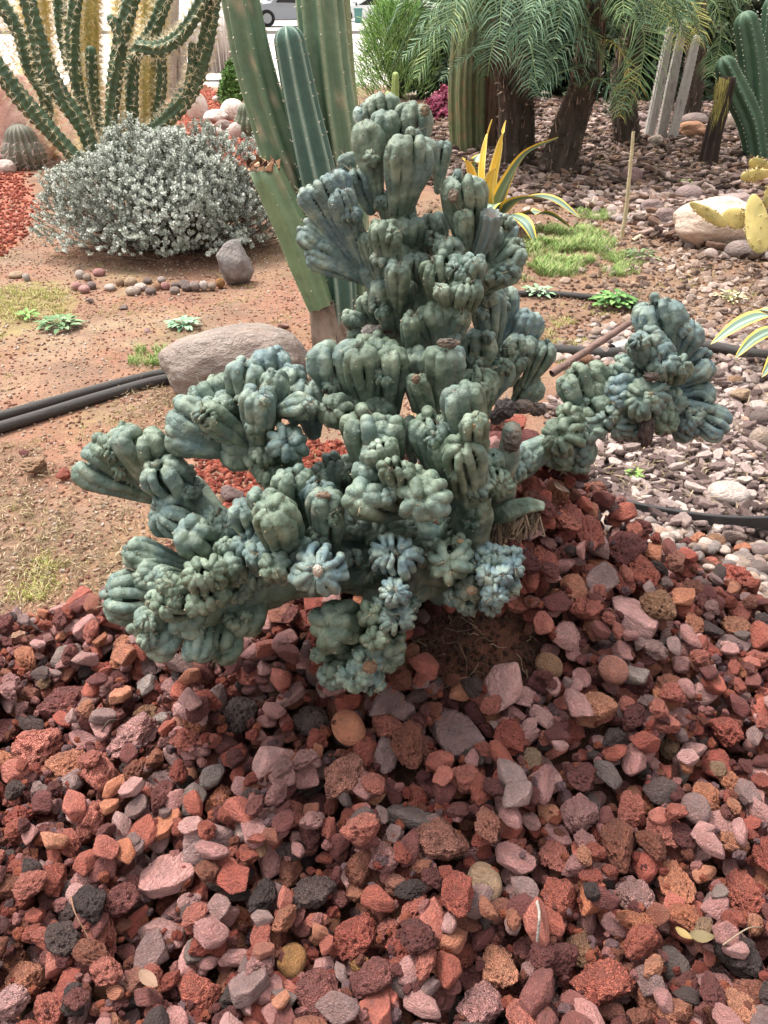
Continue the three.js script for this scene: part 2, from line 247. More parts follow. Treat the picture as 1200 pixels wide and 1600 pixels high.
const typeFor = (h) => { const u = rnd(); if (h === 'brick red' && u > 0.6 && u < 0.78) return 'angular'; if (h === 'dusty pink' || h === 'purple grey' || h === 'grey' || h === 'slate' || h === 'pale pink') return u < 0.62 ? 'angular' : u < 0.82 ? 'slab' : 'lava'; if (h === 'charcoal') return u < 0.4 ? 'angular' : 'lava'; return u < 0.6 ? 'lava' : u < 0.94 ? 'angular' : 'slab'; };
function scatter(n, rmin, rmax, tries, blocked) {
  for (let k = 0; k < n; k++) {
    let best = null, bl = 9; const a = lerp(rmin, rmax, Math.pow(rnd(), 1.5)) * (rnd() < 0.07 ? 1.3 : 1);
    for (let t = 0; t < tries; t++) { const x = rr_(-1.55, 1.6), z = rr_(-2.25, -0.36); if (!rockOK(x, z) || !skyline(x, z, a)) continue; if (blocked && blocked(x, z, a)) continue; const o = cl(Math.round((z - HZ0) / HC), 0, HNZ - 1) * HNX + Math.round((x - HX0) / HC), l = hm[o] - base0[o]; if (l < bl) { bl = l; best = [x, z]; } }
    if (!best) continue;
    const hue = pick(lavaMix), type = typeFor(hue), e = rr_(0.68, 0.95), v = a * (type === 'slab' ? rr_(0.35, 0.55) : rr_(0.62, 0.9));
    rockAt(best[0], best[1], a * rr_(1, 1.28), a * e, v, rnd() * 6.28, hue, type);
  }
}
scatter(2300, 0.018, 0.03, 7);
// stones copied one by one from the photograph: x, y, width, height, turn in the picture, colour, kind, words
const heroes = [
  [642, 1280, 100, 46, -3, 'slate', 'angular', 'long slate grey wedge-shaped stone lying across the red lava rocks'],
  [712, 1172, 96, 62, -40, 'purple grey', 'slab', 'big purple grey flat-faced stone lying below the bare soil patch'],
  [786, 1084, 66, 84, 70, 'dusty pink', 'angular', 'rounded pinkish tan stone at the lower edge of the bare soil patch'],
  [544, 1136, 52, 72, 120, 'orange', 'pebble', 'smooth orange tan oval stone beneath the lowest cactus heads'],
  [428, 1204, 76, 60, 30, 'dusty pink', 'angular', 'smooth dusty pink loaf-shaped stone beside the porous orange rock'],
  [540, 1228, 70, 92, 60, 'rust brown', 'lava', 'tall pitted rust orange rock leaning beside the dusty pink loaf-shaped stone'],
  [692, 1316, 92, 62, -8, 'rust brown', 'lava', 'wide rough rust red rock right below the slate grey wedge-shaped stone'],
  [757, 1382, 54, 62, 110, 'cream', 'pebble', 'cream oval stone with grey rim among the red rocks'],
  [992, 1399, 60, 60, 0, 'pale pink', 'lava', 'pale pink heart-shaped stone beside the tall orange rock'],
  [1056, 1392, 58, 82, 80, 'orange', 'lava', 'tall orange tan lumpy rock beside the pale pink heart-shaped stone'],
  [908, 1483, 60, 52, -25, 'tan', 'lava', 'peach tan knobbly rock above the long brick red rock'],
  [940, 1543, 108, 62, -12, 'brick red', 'lava', 'long brick red block-shaped rock near the bottom edge of the mound'],
  [1052, 1503, 50, 52, 20, 'slate', 'angular', 'blue grey flat-sided stone beside the dead yellow leaf'],
  [456, 1500, 48, 52, 30, 'ochre', 'pebble', 'ochre yellow rounded stone among maroon rocks'],
  [566, 1520, 40, 36, 10, 'ochre', 'lava', 'small golden pitted rock beside the ochre rounded stone'],
  [262, 1372, 96, 62, 50, 'dusty pink', 'slab', 'large dusty pink plate-like stone lying on the red rocks'],
  [258, 1458, 66, 64, 45, 'pale pink', 'angular', 'pale pinkish grey splintered stone below the large pink plate'],
  [240, 1508, 58, 66, 60, 'purple grey', 'angular', 'pale purple grey square-ended stone below the splintered stone'],
  [210, 1158, 90, 54, 18, 'dusty pink', 'lava', 'wide dusty pink lumpy rock beside the small white stone'],
  [228, 1118, 46, 50, 80, 'tan', 'lava', 'tan pink round rock beside the small white angular stone'],
  [252, 1132, 30, 36, 80, 'white', 'angular', 'small white and grey angular stone beside the tan pink round rock'],
  [228, 1072, 34, 40, 60, 'white', 'angular', 'white pointed chip of stone below the left cactus arm'],
  [108, 1044, 44, 48, 35, 'grey', 'angular', 'pale grey flat stone among red rocks near the soil border'],
  [376, 1118, 58, 60, 80, 'charcoal', 'lava', 'dark charcoal pitted round rock under the left cactus arm'],
  [486, 1130, 60, 46, 10, 'charcoal', 'lava', 'blackish grey porous rock beside the smooth orange oval stone'],
  [110, 1115, 96, 60, 15, 'maroon', 'lava', 'long maroon pitted rock with a rough knobbly top'],
  [205, 1020, 58, 54, 10, 'orange', 'lava', 'bright orange lava rock touching the lowest lobe of the left arm'],
  [105, 1208, 82, 56, 25, 'orange', 'lava', 'long orange tan pitted rock on the left slope'],
  [60, 1170, 90, 70, 25, 'brick red', 'lava', 'big brick red pitted rock above the long orange tan rock'],
  [345, 1250, 46, 46, 0, 'orange', 'lava', 'round orange red pitted rock on the middle of the left slope'],
  [492, 1394, 74, 52, 10, 'charcoal', 'lava', 'black cinder rock with sharp edges on the lower slope'],
  [412, 1400, 42, 60, 80, 'charcoal', 'lava', 'upright dark charcoal rock beside the small pale pink block'],
  [342, 1418, 42, 38, 0, 'pale pink', 'angular', 'small pale pink block-shaped stone beside the upright charcoal rock'],
  [750, 1578, 84, 70, 0, 'dusty pink', 'lava', 'large pinkish grey rock with dark rim at the bottom edge of the photo'],
  [350, 1330, 0, 0, 0, '', '', ''],
  [40, 1540, 74, 58, 0, 'orange', 'lava', 'round orange pitted rock in the lower left corner'],
  [310, 1562, 76, 62, 0, 'brick red', 'lava', 'rounded brick red rock at the bottom edge beside maroon stones'],
  [496, 1560, 78, 70, 0, 'maroon', 'lava', 'large maroon pitted rock at the bottom edge'],
  [556, 1470, 68, 74, 60, 'brick red', 'lava', 'upright brick red pitted rock above the small golden rock'],
  [778, 1512, 60, 66, 100, 'orange', 'lava', 'rust orange ridged rock beside the thin grey twig'],
  [872, 1408, 66, 60, 0, 'brick red', 'lava', 'brick red rounded rock beside the top of the thin grey twig'],
  [1128, 1150, 58, 56, 0, 'brick red', 'lava', 'round coral red pitted rock on the right slope'],
  [1102, 1248, 50, 46, 0, 'orange', 'lava', 'bright orange rock on the right slope'],
  [1116, 1203, 54, 48, 20, 'brick red', 'angular', 'triangular brick red stone above the bright orange rock'],
  [1030, 1240, 60, 44, -10, 'charcoal', 'angular', 'dark grey stone with one tan corner beside the bright orange rock'],
  [1162, 1400, 60, 76, 80, 'brick red', 'lava', 'tall reddish pitted rock at the right border'],
  [1004, 1172, 60, 0, 0, '', '', ''],
  [1050, 1094, 62, 50, 0, 'rust brown', 'lava', 'wide rust brown porous rock on the upper right slope'],
  [988, 1055, 48, 36, -25, 'grey', 'angular', 'grey and white stone beside the black gap between rocks'],
  [954, 1070, 48, 44, 20, 'rust brown', 'pebble', 'shiny rust brown rounded rock beside the grey and white stone'],
  [908, 1058, 34, 44, 70, 'dusty pink', 'angular', 'dusty pink triangular stone on the upper right slope'],
  [850, 1126, 48, 38, -5, 'dusty pink', 'angular', 'flat pink square-cornered stone below the rust brown rocks'],
  [934, 1104, 62, 48, -20, 'orange', 'lava', 'tan orange lumpy rock beside the long pinkish stone'],
  [900, 1110, 44, 70, 110, 'dusty pink', 'angular', 'long pinkish stone leaning under the tan orange lumpy rock'],
  [858, 1038, 44, 42, 40, 'tan', 'pebble', 'tan smooth oval stone at the right rim of the bare soil'],
  [882, 1005, 50, 46, 0, 'dusty pink', 'angular', 'faceted reddish pink stone right of the bare soil'],
  [846, 998, 34, 46, 80, 'brick red', 'angular', 'upright smooth brick red stone at the rim of the bare soil'],
  [940, 908, 50, 64, 60, 'purple grey', 'slab', 'purple grey flat slab standing among the upper rocks'],
  [992, 960, 66, 88, 120, 'dusty pink', 'slab', 'large pinkish brown leaning slab on the upper right slope'],
  [912, 862, 62, 74, 70, 'brick red', 'lava', 'big bright red pitted rock near the crest of the mound'],
  [886, 812, 52, 60, 70, 'brick red', 'lava', 'bright red rock with orange top at the crest of the mound'],
  [848, 890, 46, 66, 80, 'brick red', 'lava', 'tall dark red rock beside the soil under the cactus'],
  [896, 920, 46, 46, 40, 'orange', 'angular', 'orange tan faceted stone below the big bright red rock'],
  [1030, 950, 54, 52, 20, 'tan', 'lava', 'ochre tan porous rock on the upper right slope'],
  [975, 870, 60, 70, 60, 'maroon', 'lava', 'dark maroon brown rock near the pebble border'],
  [1002, 905, 60, 56, 30, 'brick red', 'lava', 'deep red rock at the pebble border of the mound'],
  [1078, 928, 54, 52, 0, 'rust brown', 'lava', 'orange brown round rock near the pebble border'],
  [1140, 912, 70, 54, 15, 'brick red', 'lava', 'red knobbly rock lying nearest the pebbles'],
  [1145, 990, 52, 46, 0, 'orange', 'lava', 'pale orange rock on the far right slope'],
  [836, 736, 58, 60, 40, 'brick red', 'lava', 'dark red pitted rock behind the dead cactus stub'],
  [866, 760, 50, 46, 10, 'maroon', 'lava', 'maroon rock under the right cactus arm'],
  [826, 770, 44, 36, 10, 'brick red', 'lava', 'vivid red rock wedged behind the dead cactus stub'],
  [690, 940, 0, 0, 0, '', '', ''],
  [118, 1236, 36, 40, 10, 'purple grey', 'angular', 'small purple grey faceted stone below the long orange tan rock'],
  [254, 1220, 50, 36, 15, 'purple grey', 'slab', 'mauve flat chip lying above the orange red round rock'],
  [332, 1216, 38, 44, 60, 'slate', 'angular', 'small slate grey rock above the orange red round rock'],
  [600, 1180, 46, 56, 100, 'purple grey', 'angular', 'purple brown stone below the smooth orange oval stone'],
  [634, 1206, 54, 70, 80, 'rust brown', 'lava', 'rust brown smooth-faced rock beside the big purple grey stone'],
  [794, 1156, 54, 52, 10, 'brick red', 'lava', 'bright brick red round rock below the pinkish tan stone'],
  [830, 1188, 34, 44, 70, 'cream', 'lava', 'small cream tan rough rock on the middle slope'],
  [842, 1234, 46, 66, 70, 'dusty pink', 'angular', 'pointed mauve pink stone below the small cream tan rock'],
  [948, 1230, 46, 44, 0, 'slate', 'angular', 'grey green stone beside the maroon pink rock'],
  [906, 1226, 52, 48, 10, 'maroon', 'lava', 'maroon pink rock beside the grey green stone'],
  [904, 1276, 62, 56, -30, 'dusty pink', 'lava', 'dusty pink knobbly rock on the middle of the right slope'],
  [986, 1264, 54, 50, 10, 'brick red', 'lava', 'red granular rock between the dusty pink rock and the grey stone'],
  [804, 1346, 72, 40, -8, 'dusty pink', 'slab', 'flat dusty pink lozenge-shaped stone on the lower slope'],
  [864, 1338, 48, 62, 70, 'brick red', 'lava', 'crimson pitted rock beside the flat pink lozenge-shaped stone'],
  [1080, 1290, 46, 48, 0, 'purple grey', 'pebble', 'smooth purple grey round stone on the right slope'],
  [964, 1316, 54, 80, 80, 'rust brown', 'lava', 'tall tan brown lumpy rock on the lower right slope'],
].filter((h) => h[2] && h[3]);
const marks = [];
for (const [x, y, w, h, ang, hue, type, words] of heroes) {
  const r = ray(x, y); let t = 0.8; while (t < 4) { const p = EYE.clone().addScaledVector(r, t); if (p.y < hAt(p.x, p.z) + 0.02) break; t += 0.004; }
  const p = EYE.clone().addScaledVector(r, t), m = mpp(p), A = Math.abs(ang) * Math.PI / 180;
  const tall = h > w, L = Math.max(w, h) * m / 2 * (tall ? 1.12 : 1), Sx = Math.min(w, h) * m / 2 * (tall ? 1 : 1.18);
  const rk = rockAt(p.x, p.z, L * 0.96, Sx * 0.96, Math.min(Sx, L) * (type === 'slab' ? 0.45 : 0.75), (tall && A < 0.6 ? Math.PI / 2 : ang * Math.PI / 180), hue, type, { words, hero: true, flat: true }); marks.push(rk);
}
const taken = marks.map((m) => [m.p.x, m.p.z, m.R]);
scatter(3000, 0.0155, 0.034, 8, (x, z, a) => taken.some(([X, Z, R]) => (x - X) ** 2 + (z - Z) ** 2 < (0.86 * (R + a)) ** 2));

const ground4 = (r) => { const [px, py, D] = project(r.p); r.px = px; r.py = py; r.size = 2 * r.R * F / D; r.seen = px > -30 && px < 1230 && py < 1640; };
rocks.forEach(ground4);
const seenTop = rocks.filter((r) => r.seen && (r.hero || r.p.y + r.s.y * 0.85 > hAt(r.p.x, r.p.z) - 0.2 * r.s.y));
seenTop.sort((a, b) => (b.hero ? 1e3 : 0) + b.size - (a.hero ? 1e3 : 0) - a.size);
const single = new Set(seenTop.slice(0, 296));
const usedLabels = new Set();
const shortName = (w) => w.split(/ (?:lying|among|beside|below|beneath|above|at|near|on|under|with|right|leaning|behind|touching|between|standing|wedged|in)\b/)[0];
const kindWord = { lava: 'pitted', angular: 'sharp-edged', slab: 'flat', pebble: 'smooth' };
function rockLabel(r) {
  if (r.words) { usedLabels.add(r.words); return r.words; }
  const near = marks.map((m) => [Math.hypot(m.px - r.px, m.py - r.py), m]).sort((a, b) => a[0] - b[0]).slice(0, 7);
  const sizeW = r.size > 62 ? 'large ' : r.size < 44 ? 'small ' : '';
  for (const sz of [sizeW, sizeW || 'medium-sized ']) for (const [d, m] of near) {
    const dx = r.px - m.px, dy = r.py - m.py, rel = d < 75 ? (Math.abs(dy) > Math.abs(dx) * 1.2 ? (dy > 0 ? 'just downhill from' : 'just uphill from') : 'close beside') : Math.abs(dy) > Math.abs(dx) ? (dy > 0 ? 'downhill from' : 'uphill from') : 'across from';
    const l = `${sz}${r.hue} ${kindWord[r.type]} rock ${rel} the ${shortName(m.words)}`;
    if (l.split(' ').length <= 16 && !usedLabels.has(l)) { usedLabels.add(l); return l; }
  }
  return null;
}
{
  const bed = new THREE.Group(); bed.name = 'lava_rock_bed'; scene.add(bed); tag(bed, 'bed of small red and maroon lava rocks covering the mound', 'rocks', null, 'stuff');
  const buckets = {}; const mtx = new THREE.Matrix4();
  for (const r of rocks) {
    const geoms = G[r.type]; let lab;
    if (single.has(r) && (lab = rockLabel(r))) {
      const m = put('lava_rock', geoms[r.k % geoms.length], stoneMat(r.hue, r.k, r.type !== 'lava'), scene); m.position.copy(r.p); m.quaternion.copy(r.q); m.scale.copy(r.s);
      tag(m, lab, 'rock', 'lava rocks on the mound');
    } else { const lo = G[r.type + 'Lo'], key = r.type + '_' + (r.k % lo.length); (buckets[key] ??= []).push(r); }
  }
  const white = { lava: std({ vertexColors: true, ...mapsLava, bumpScale: 0.09, roughness: 0.95 }), angular: std({ vertexColors: true, ...mapsHard, bumpScale: 0.02, roughness: 0.85 }) };
  for (const key in buckets) {
    const [t, k] = key.split('_'), list = buckets[key], im = new THREE.InstancedMesh(G[t + 'Lo'][+k], white[t] ?? white.angular, list.length); im.name = 'rock_pile'; im.castShadow = im.receiveShadow = true;
    list.forEach((r, i) => { im.setMatrixAt(i, mtx.compose(r.p, r.q, r.s)); im.setColorAt(i, lin(HUES[r.hue][r.k % HUES[r.hue].length])); }); im.userData.kind = 'stuff'; bed.add(im);
  }
}
// ---------- the crested cactus ----------
function surfaceNets(f, lo, hi, cell, noise) { // mesh of the zero level of f inside the box
  const n = [0, 1, 2].map((k) => Math.ceil((hi.getComponent(k) - lo.getComponent(k)) / cell / 4) * 4 + 1), [nx, ny, nz] = n, D = new Float32Array(nx * ny * nz).fill(1), B = 4, hd = cell * B * 0.87;
  for (let bz = 0; bz < nz; bz += B) for (let by = 0; by < ny; by += B) for (let bx = 0; bx < nx; bx += B) {
    const c = f(lo.x + (bx + 1.5) * cell, lo.y + (by + 1.5) * cell, lo.z + (bz + 1.5) * cell), skip = Math.abs(c) > hd * 1.35 + 0.003;
    for (let z = bz; z < Math.min(nz, bz + B); z++) for (let y = by; y < Math.min(ny, by + B); y++) for (let x = bx; x < Math.min(nx, bx + B); x++) {
      const X = lo.x + x * cell, Y = lo.y + y * cell, Z = lo.z + z * cell; D[(z * ny + y) * nx + x] = skip ? c : f(X, Y, Z) + noise(X, Y, Z);
    }
  }
  const id = new Int32Array(nx * ny * nz).fill(-1), pos = [], idx = [], E = [[0, 1], [2, 3], [4, 5], [6, 7], [0, 2], [1, 3], [4, 6], [5, 7], [0, 4], [1, 5], [2, 6], [3, 7]], v = new Float32Array(8);
  for (let z = 0; z < nz - 1; z++) for (let y = 0; y < ny - 1; y++) for (let x = 0; x < nx - 1; x++) {
    const o = (z * ny + y) * nx + x; let m = 0; for (let k = 0; k < 8; k++) { v[k] = D[o + (k & 1) + (k >> 1 & 1) * nx + (k >> 2) * nx * ny]; if (v[k] < 0) m |= 1 << k; }
    if (m === 0 || m === 255) continue; let sx = 0, sy = 0, sz = 0, c = 0;
    for (const [a, b] of E) if ((v[a] < 0) !== (v[b] < 0)) { const t = v[a] / (v[a] - v[b]); sx += (a & 1) + t * ((b & 1) - (a & 1)); sy += (a >> 1 & 1) + t * ((b >> 1 & 1) - (a >> 1 & 1)); sz += (a >> 2) + t * ((b >> 2) - (a >> 2)); c++; }
    id[o] = pos.length / 3; pos.push(lo.x + (x + sx / c) * cell, lo.y + (y + sy / c) * cell, lo.z + (z + sz / c) * cell);
  }
  const quad = (a, b, c, d, flip) => { if (a < 0 || b < 0 || c < 0 || d < 0) return; flip ? idx.push(a, c, b, a, d, c) : idx.push(a, b, c, a, c, d); };
  for (let z = 1; z < nz - 1; z++) for (let y = 1; y < ny - 1; y++) for (let x = 1; x < nx - 1; x++) {
    const o = (z * ny + y) * nx + x, s = D[o] < 0, sy = nx, sz = nx * ny;
    if (s !== D[o + 1] < 0) quad(id[o - sy - sz], id[o - sz], id[o], id[o - sy], !s);
    if (s !== D[o + sy] < 0) quad(id[o - 1 - sz], id[o - 1], id[o], id[o - sz], !s);
    if (s !== D[o + sz] < 0) quad(id[o - 1 - sy], id[o - sy], id[o], id[o - 1], !s);
  }
  const nor = new Float32Array(pos.length), e = 0.0006;            // settle each corner on the surface and take its normal there
  for (let i = 0; i < pos.length; i += 3) for (let step = 0; step < 2; step++) {
    const x = pos[i], y = pos[i + 1], z = pos[i + 2], a = f(x + e, y - e, z - e), b = f(x - e, y - e, z + e), c = f(x - e, y + e, z - e), d = f(x + e, y + e, z + e);
    let gx = a - b - c + d, gy = -a - b + c + d, gz = -a + b - c + d; const l = Math.hypot(gx, gy, gz) || 1; gx /= l; gy /= l; gz /= l;
    if (step) { nor[i] = gx; nor[i + 1] = gy; nor[i + 2] = gz; } else { const q = cl((a + b + c + d) / 4 + noise(x, y, z), -0.4 * cell, 0.4 * cell); pos[i] -= gx * q; pos[i + 1] -= gy * q; pos[i + 2] -= gz * q; }
  }
  const g = new THREE.BufferGeometry(); g.setAttribute('position', new THREE.Float32BufferAttribute(pos, 3)); g.setAttribute('normal', new THREE.BufferAttribute(nor, 3)); g.setIndex(idx); return g;
}
function fieldOf(chains, k) { // chains: lists of [x, y, z, r]; joined by a smooth minimum
  const cs = chains.map((c) => { let x = 0, y = 0, z = 0; for (const p of c) { x += p[0]; y += p[1]; z += p[2]; } const n = c.length; x /= n; y /= n; z /= n; let R = 0; for (const p of c) R = Math.max(R, Math.hypot(p[0] - x, p[1] - y, p[2] - z) + p[3]); return { x, y, z, R, q: Float32Array.from(c.flat()), n }; });
  return (X, Y, Z) => {
    let d = 1;
    for (const c of cs) {
      const bx = X - c.x, by = Y - c.y, bz = Z - c.z, lim = d + k + c.R; if (lim < 0 || bx * bx + by * by + bz * bz > lim * lim) continue;
      let e = 1; const q = c.q;
      for (let i = 0; i + 1 < c.n; i++) {
        const o = i * 4, ax = q[o], ay = q[o + 1], az = q[o + 2], ux = q[o + 4] - ax, uy = q[o + 5] - ay, uz = q[o + 6] - az, px = X - ax, py = Y - ay, pz = Z - az;
        let t = (px * ux + py * uy + pz * uz) / (ux * ux + uy * uy + uz * uz + 1e-12); t = t < 0 ? 0 : t > 1 ? 1 : t;
        const wx = px - ux * t, wy = py - uy * t, wz = pz - uz * t, l = Math.sqrt(wx * wx + wy * wy + wz * wz) - (q[o + 3] + (q[o + 7] - q[o + 3]) * t); if (l < e) e = l;
      }
      const h = Math.max(k - Math.abs(d - e), 0) / k; d = Math.min(d, e) - h * h * k * 0.25;
    }
    return d;
  };
}
const boxOf = (chains, m) => { const lo = V(9, 9, 9), hi = V(-9, -9, -9); for (const c of chains) for (const p of c) { lo.min(V(p[0] - p[3] - m, p[1] - p[3] - m, p[2] - p[3] - m)); hi.max(V(p[0] + p[3] + m, p[1] + p[3] + m, p[2] + p[3] + m)); } return [lo, hi]; };
const skinMat = new THREE.MeshPhysicalMaterial({ vertexColors: true, map: T.skinCol, bumpMap: T.skin, bumpScale: 0.006, roughness: 0.52, specularIntensity: 0.9 });
const GREEN = lin('#647664'), BLUE = lin('#607885'), PALE = lin('#a2af9a'), CORK = lin('#81776a');
const cactusNoise = (X, Y, Z) => 0.0004 * N3(X * 70, Y * 70, Z * 70) + 0.0016 * N3(X * 20, Y * 20 + 4, Z * 20);
function skinned(g, tint, corky = 0) {
  const c = new THREE.Color();
  paint(g, (x, y, z) => {
    const n = fbm(x * 9, y * 9, z * 9 + 5, 3), m = fbm(x * 34, y * 34, z * 34, 3);
    c.copy(GREEN).lerp(BLUE, cl(tint * 0.7 + n * 0.9)); c.lerp(PALE, cl(0.1 + m * 1.3)); c.lerp(CORK, cl((fbm(x * 22, y * 22 + 9, z * 22, 3) - 0.22 + corky * 0.5) * 2.4) * (0.35 + corky));
    const v = 0.96 + 0.5 * n + 0.2 * m; return [c.r * v, c.g * v, c.b * v];
  });
  return boxUV(g, 7);
}
const cactus = thing('crested_cactus', 'large blue green crested cactus with lumpy ribbed heads on the lava rock mound', 'cactus', at(740, 930, 1.52));
const CO = cactus.position.clone();
const spineMat = std({ vertexColors: true, roughness: 0.8 });
const spineBrown = lin('#4a4038'), spinePale = lin('#a8997e');
const apexes = [];
// one ribbed head. apex and neck: photo pixel and metres from the photographer; a, b: half width and half thickness (px); rw: rib width (px); lat: turn of the long side in the picture
function head(ax, ay, ah, nx, ny, nh, a, b, rw, lat = 0, tint = 0.3, opt = {}) {
  const A = at(ax, ay, ah), Nk = at(nx, ny, nh), s = mpp(A), u = A.clone().sub(Nk), L = u.length(); u.normalize();
  const la = lat * Math.PI / 180, l = V(Math.cos(la), 0, 0).addScaledVector(CUP, Math.sin(la)); l.addScaledVector(u, -l.dot(u)); if (l.lengthSq() < 0.05) l.copy(CUP).addScaledVector(u, -CUP.dot(u)); l.normalize();
  const w = u.clone().cross(l), am = a * s, bm = b * s, c = Math.max(0, am - bm), per = 4 * c + 2 * Math.PI * bm * 0.72, n = Math.max(6, Math.round(per / (rw * 0.8 * s))), r0 = cl(per / n * 0.485, 0.0045, bm * 0.5);
  const nr = opt.nr ?? 0.44, chains = [], reach = Math.max(0.3, nr), face = L < 1.7 * bm, e4 = Math.max(1.25 * bm, 0.34 * L), e5 = Math.max(1.7 * bm, 0.64 * L), hs = Math.min(1, L / (1.9 * bm)), outer = [];
  const prof = [[0.13, 0.1, 0.55], [0.4, 0.02, 0.9], [0.77, 0.2, 1.04], [1.0, 0.68, 1.06], [0.94, e4 / bm, 0.95], [0.72, e5 / bm, 0.74], [reach, Math.max(2.0, L / bm / Math.max(hs, 0.01)), 0.48]];
  const ph = rnd() * 6.28;
  for (let i = 0; i < n; i++) {
    let t = (i + rr_(-0.16, 0.16)) / n * per; const q0 = Math.PI * bm * 0.72; let lc, phi; // walk round the stadium
    if (t < 2 * c) { lc = c - t; phi = Math.PI / 2; } else if (t < 2 * c + q0) { lc = -c; phi = Math.PI / 2 + (t - 2 * c) / q0 * Math.PI; } else if (t < 4 * c + q0) { lc = -c + (t - 2 * c - q0); phi = Math.PI * 1.5; } else { lc = c; phi = Math.PI * 1.5 + (t - 4 * c - q0) / q0 * Math.PI; }
    const jr = rr_(0.88, 1.12), jh = rr_(-0.13, 0.1) + 0.07 * Math.sin(i * 2.4 + ph), twist = rr_(-0.2, 0.2), curl = rr_(-0.35, 0.35), wob = 0.22 * bm * Math.sin(lc / (bm + 0.001) * 2.2 + ph), chain = [];
    const jw = rr_(0.9, 1.14), drop_ = c > 0 ? 0.55 * bm * Math.pow(Math.abs(lc) / (c + 1e-6), 2) * (opt.arch ?? 0.6) : 0;
    prof.forEach(([rho, h, rr], k) => {
      const hh = (h + (k && k < 6 ? jh : 0)) * bm * hs + (k < 5 ? drop_ : 0), f = rho * (bm - r0 * 0.85) * (k === 3 || k === 2 ? jr : 1), an = phi + twist * k / 3 + curl * Math.sin(k * 1.9 + ph) * (k > 1 ? 0.45 : 0.2), conv = k < 4 ? 1 : lerp(1, 0.28, (k - 3) / 3);
      const P = A.clone().addScaledVector(u, -Math.min(hh, L * 1.02)).addScaledVector(l, lc * conv + f * Math.cos(an)).addScaledVector(w, f * Math.sin(an) + (k < 4 ? wob : wob * 0.4));
      chain.push([P.x, P.y, P.z, r0 * rr * jw * (k === 6 ? 0.9 : 1)]);
    });
    chains.push(chain); outer.push([chain, V(0, 0, 0).addScaledVector(l, Math.cos(phi)).addScaledVector(w, Math.sin(phi))]);
  }
  const nC = Math.max(1, Math.round(c / bm * 1.6) * 2 + (c > 0 ? 1 : 0));
  for (let i = 0; i < nC; i++) { const lc = nC > 1 ? lerp(-c, c, i / (nC - 1)) : 0, p = [[0.6, 0.18], [1.0, 0.36], [1.7, 0.36]].map(([h, r]) => { const P = A.clone().addScaledVector(u, -Math.min(h * bm * hs + 0.3 * r0, L)).addScaledVector(l, lc * (h > 1.2 ? 0.7 : 1)); return [P.x, P.y, P.z, Math.max(r0 * 0.6, r * bm)]; }); p.push([Nk.x + l.x * lc * 0.25, Nk.y + l.y * lc * 0.25, Nk.z + l.z * lc * 0.25, nr * bm * 0.8]); chains.push(p); }
  const k = r0 * (opt.blend ?? 0.05), f = fieldOf(chains, k), cell = cl(r0 * 0.54, 0.003, 0.0054), [lo, hi] = boxOf(chains, cell * 3 + k * 0.3);
  const g = surfaceNets(f, lo, hi, cell, cactusNoise); shift(g, CO);
  const m = put('cactus_head', skinned(g, tint, opt.corky ?? 0), skinMat, cactus); if (opt.label) m.userData.label = opt.label;
  apexes.push({ A, u, l, c, s, bm, r0, m, outer }); return m;
}
const limbs = [];
function branch(pts, tint = 0.25, corky = 0, name = 'branch', ridges = 7) { // fleshy limb: [x, y, h, radius px]
  const P = pts.map(([x, y, h, r]) => { const p = at(x, y, h); return [p, r * mpp(p) * (y < 700 ? 0.66 : y < 800 ? 0.8 : 0.9)]; }), c3 = new THREE.CatmullRomCurve3(P.map((q) => q[0]), false, 'centripetal'), n = P.length * 4, chains = [[]], ribs = Array.from({ length: ridges }, () => []);
  for (let i = 0; i <= n; i++) { const t = i / n, p = c3.getPoint(t), tg = c3.getTangent(t), k = t * (P.length - 1), k0 = Math.min(P.length - 2, Math.floor(k)), r = lerp(P[k0][1], P[k0 + 1][1], k - k0); chains[0].push([p.x, p.y, p.z, r * 0.7]);
    const ux = V(0.3, 0.2, 1).cross(tg).normalize(), uy = tg.clone().cross(ux); for (let j = 0; j < ridges; j++) { const a = j / ridges * 6.283 + 0.5 * Math.sin(t * 3 + j); const q = p.clone().addScaledVector(ux, Math.cos(a) * r * 0.66).addScaledVector(uy, Math.sin(a) * r * 0.66); ribs[j].push([q.x, q.y, q.z, r * 0.36 * (1 + 0.2 * Math.sin(i * 1.3 + j * 2))]); } }
  chains.push(...ribs); if (name !== 'corky_stub') limbs.push([pts, tint]); const rm = Math.max(...P.map((q) => q[1])), f = fieldOf(chains, rm * 0.14), [lo, hi] = boxOf(chains, 0.014), g = surfaceNets(f, lo, hi, 0.0055, cactusNoise); shift(g, CO);
  return put(name, skinned(g, tint, corky), skinMat, cactus);
}
// trunk and limbs
branch([[745, 1000, 1.55, 70], [735, 900, 1.56, 66], [728, 800, 1.54, 52], [700, 700, 1.54, 50], [680, 600, 1.57, 50], [650, 500, 1.6, 46], [630, 400, 1.62, 42], [625, 310, 1.64, 34]], 0.2, 0.25, 'trunk');
branch([[720, 860, 1.5, 46], [735, 800, 1.36, 40], [738, 735, 1.28, 30]], 0.2);
branch([[715, 880, 1.52, 50], [600, 830, 1.42, 46], [500, 800, 1.34, 40], [420, 730, 1.42, 34], [400, 690, 1.46, 28]], 0.35, 0.1);
branch([[640, 900, 1.42, 54], [520, 880, 1.34, 52], [420, 900, 1.3, 54], [340, 930, 1.24, 46], [300, 960, 1.2, 36]], 0.25);
branch([[440, 880, 1.36, 40], [350, 830, 1.4, 34], [285, 760, 1.46, 34], [240, 730, 1.47, 32]], 0.25);
branch([[720, 900, 1.5, 60], [640, 880, 1.4, 46], [600, 950, 1.32, 40], [570, 1020, 1.26, 36]], 0.3, 0.1);
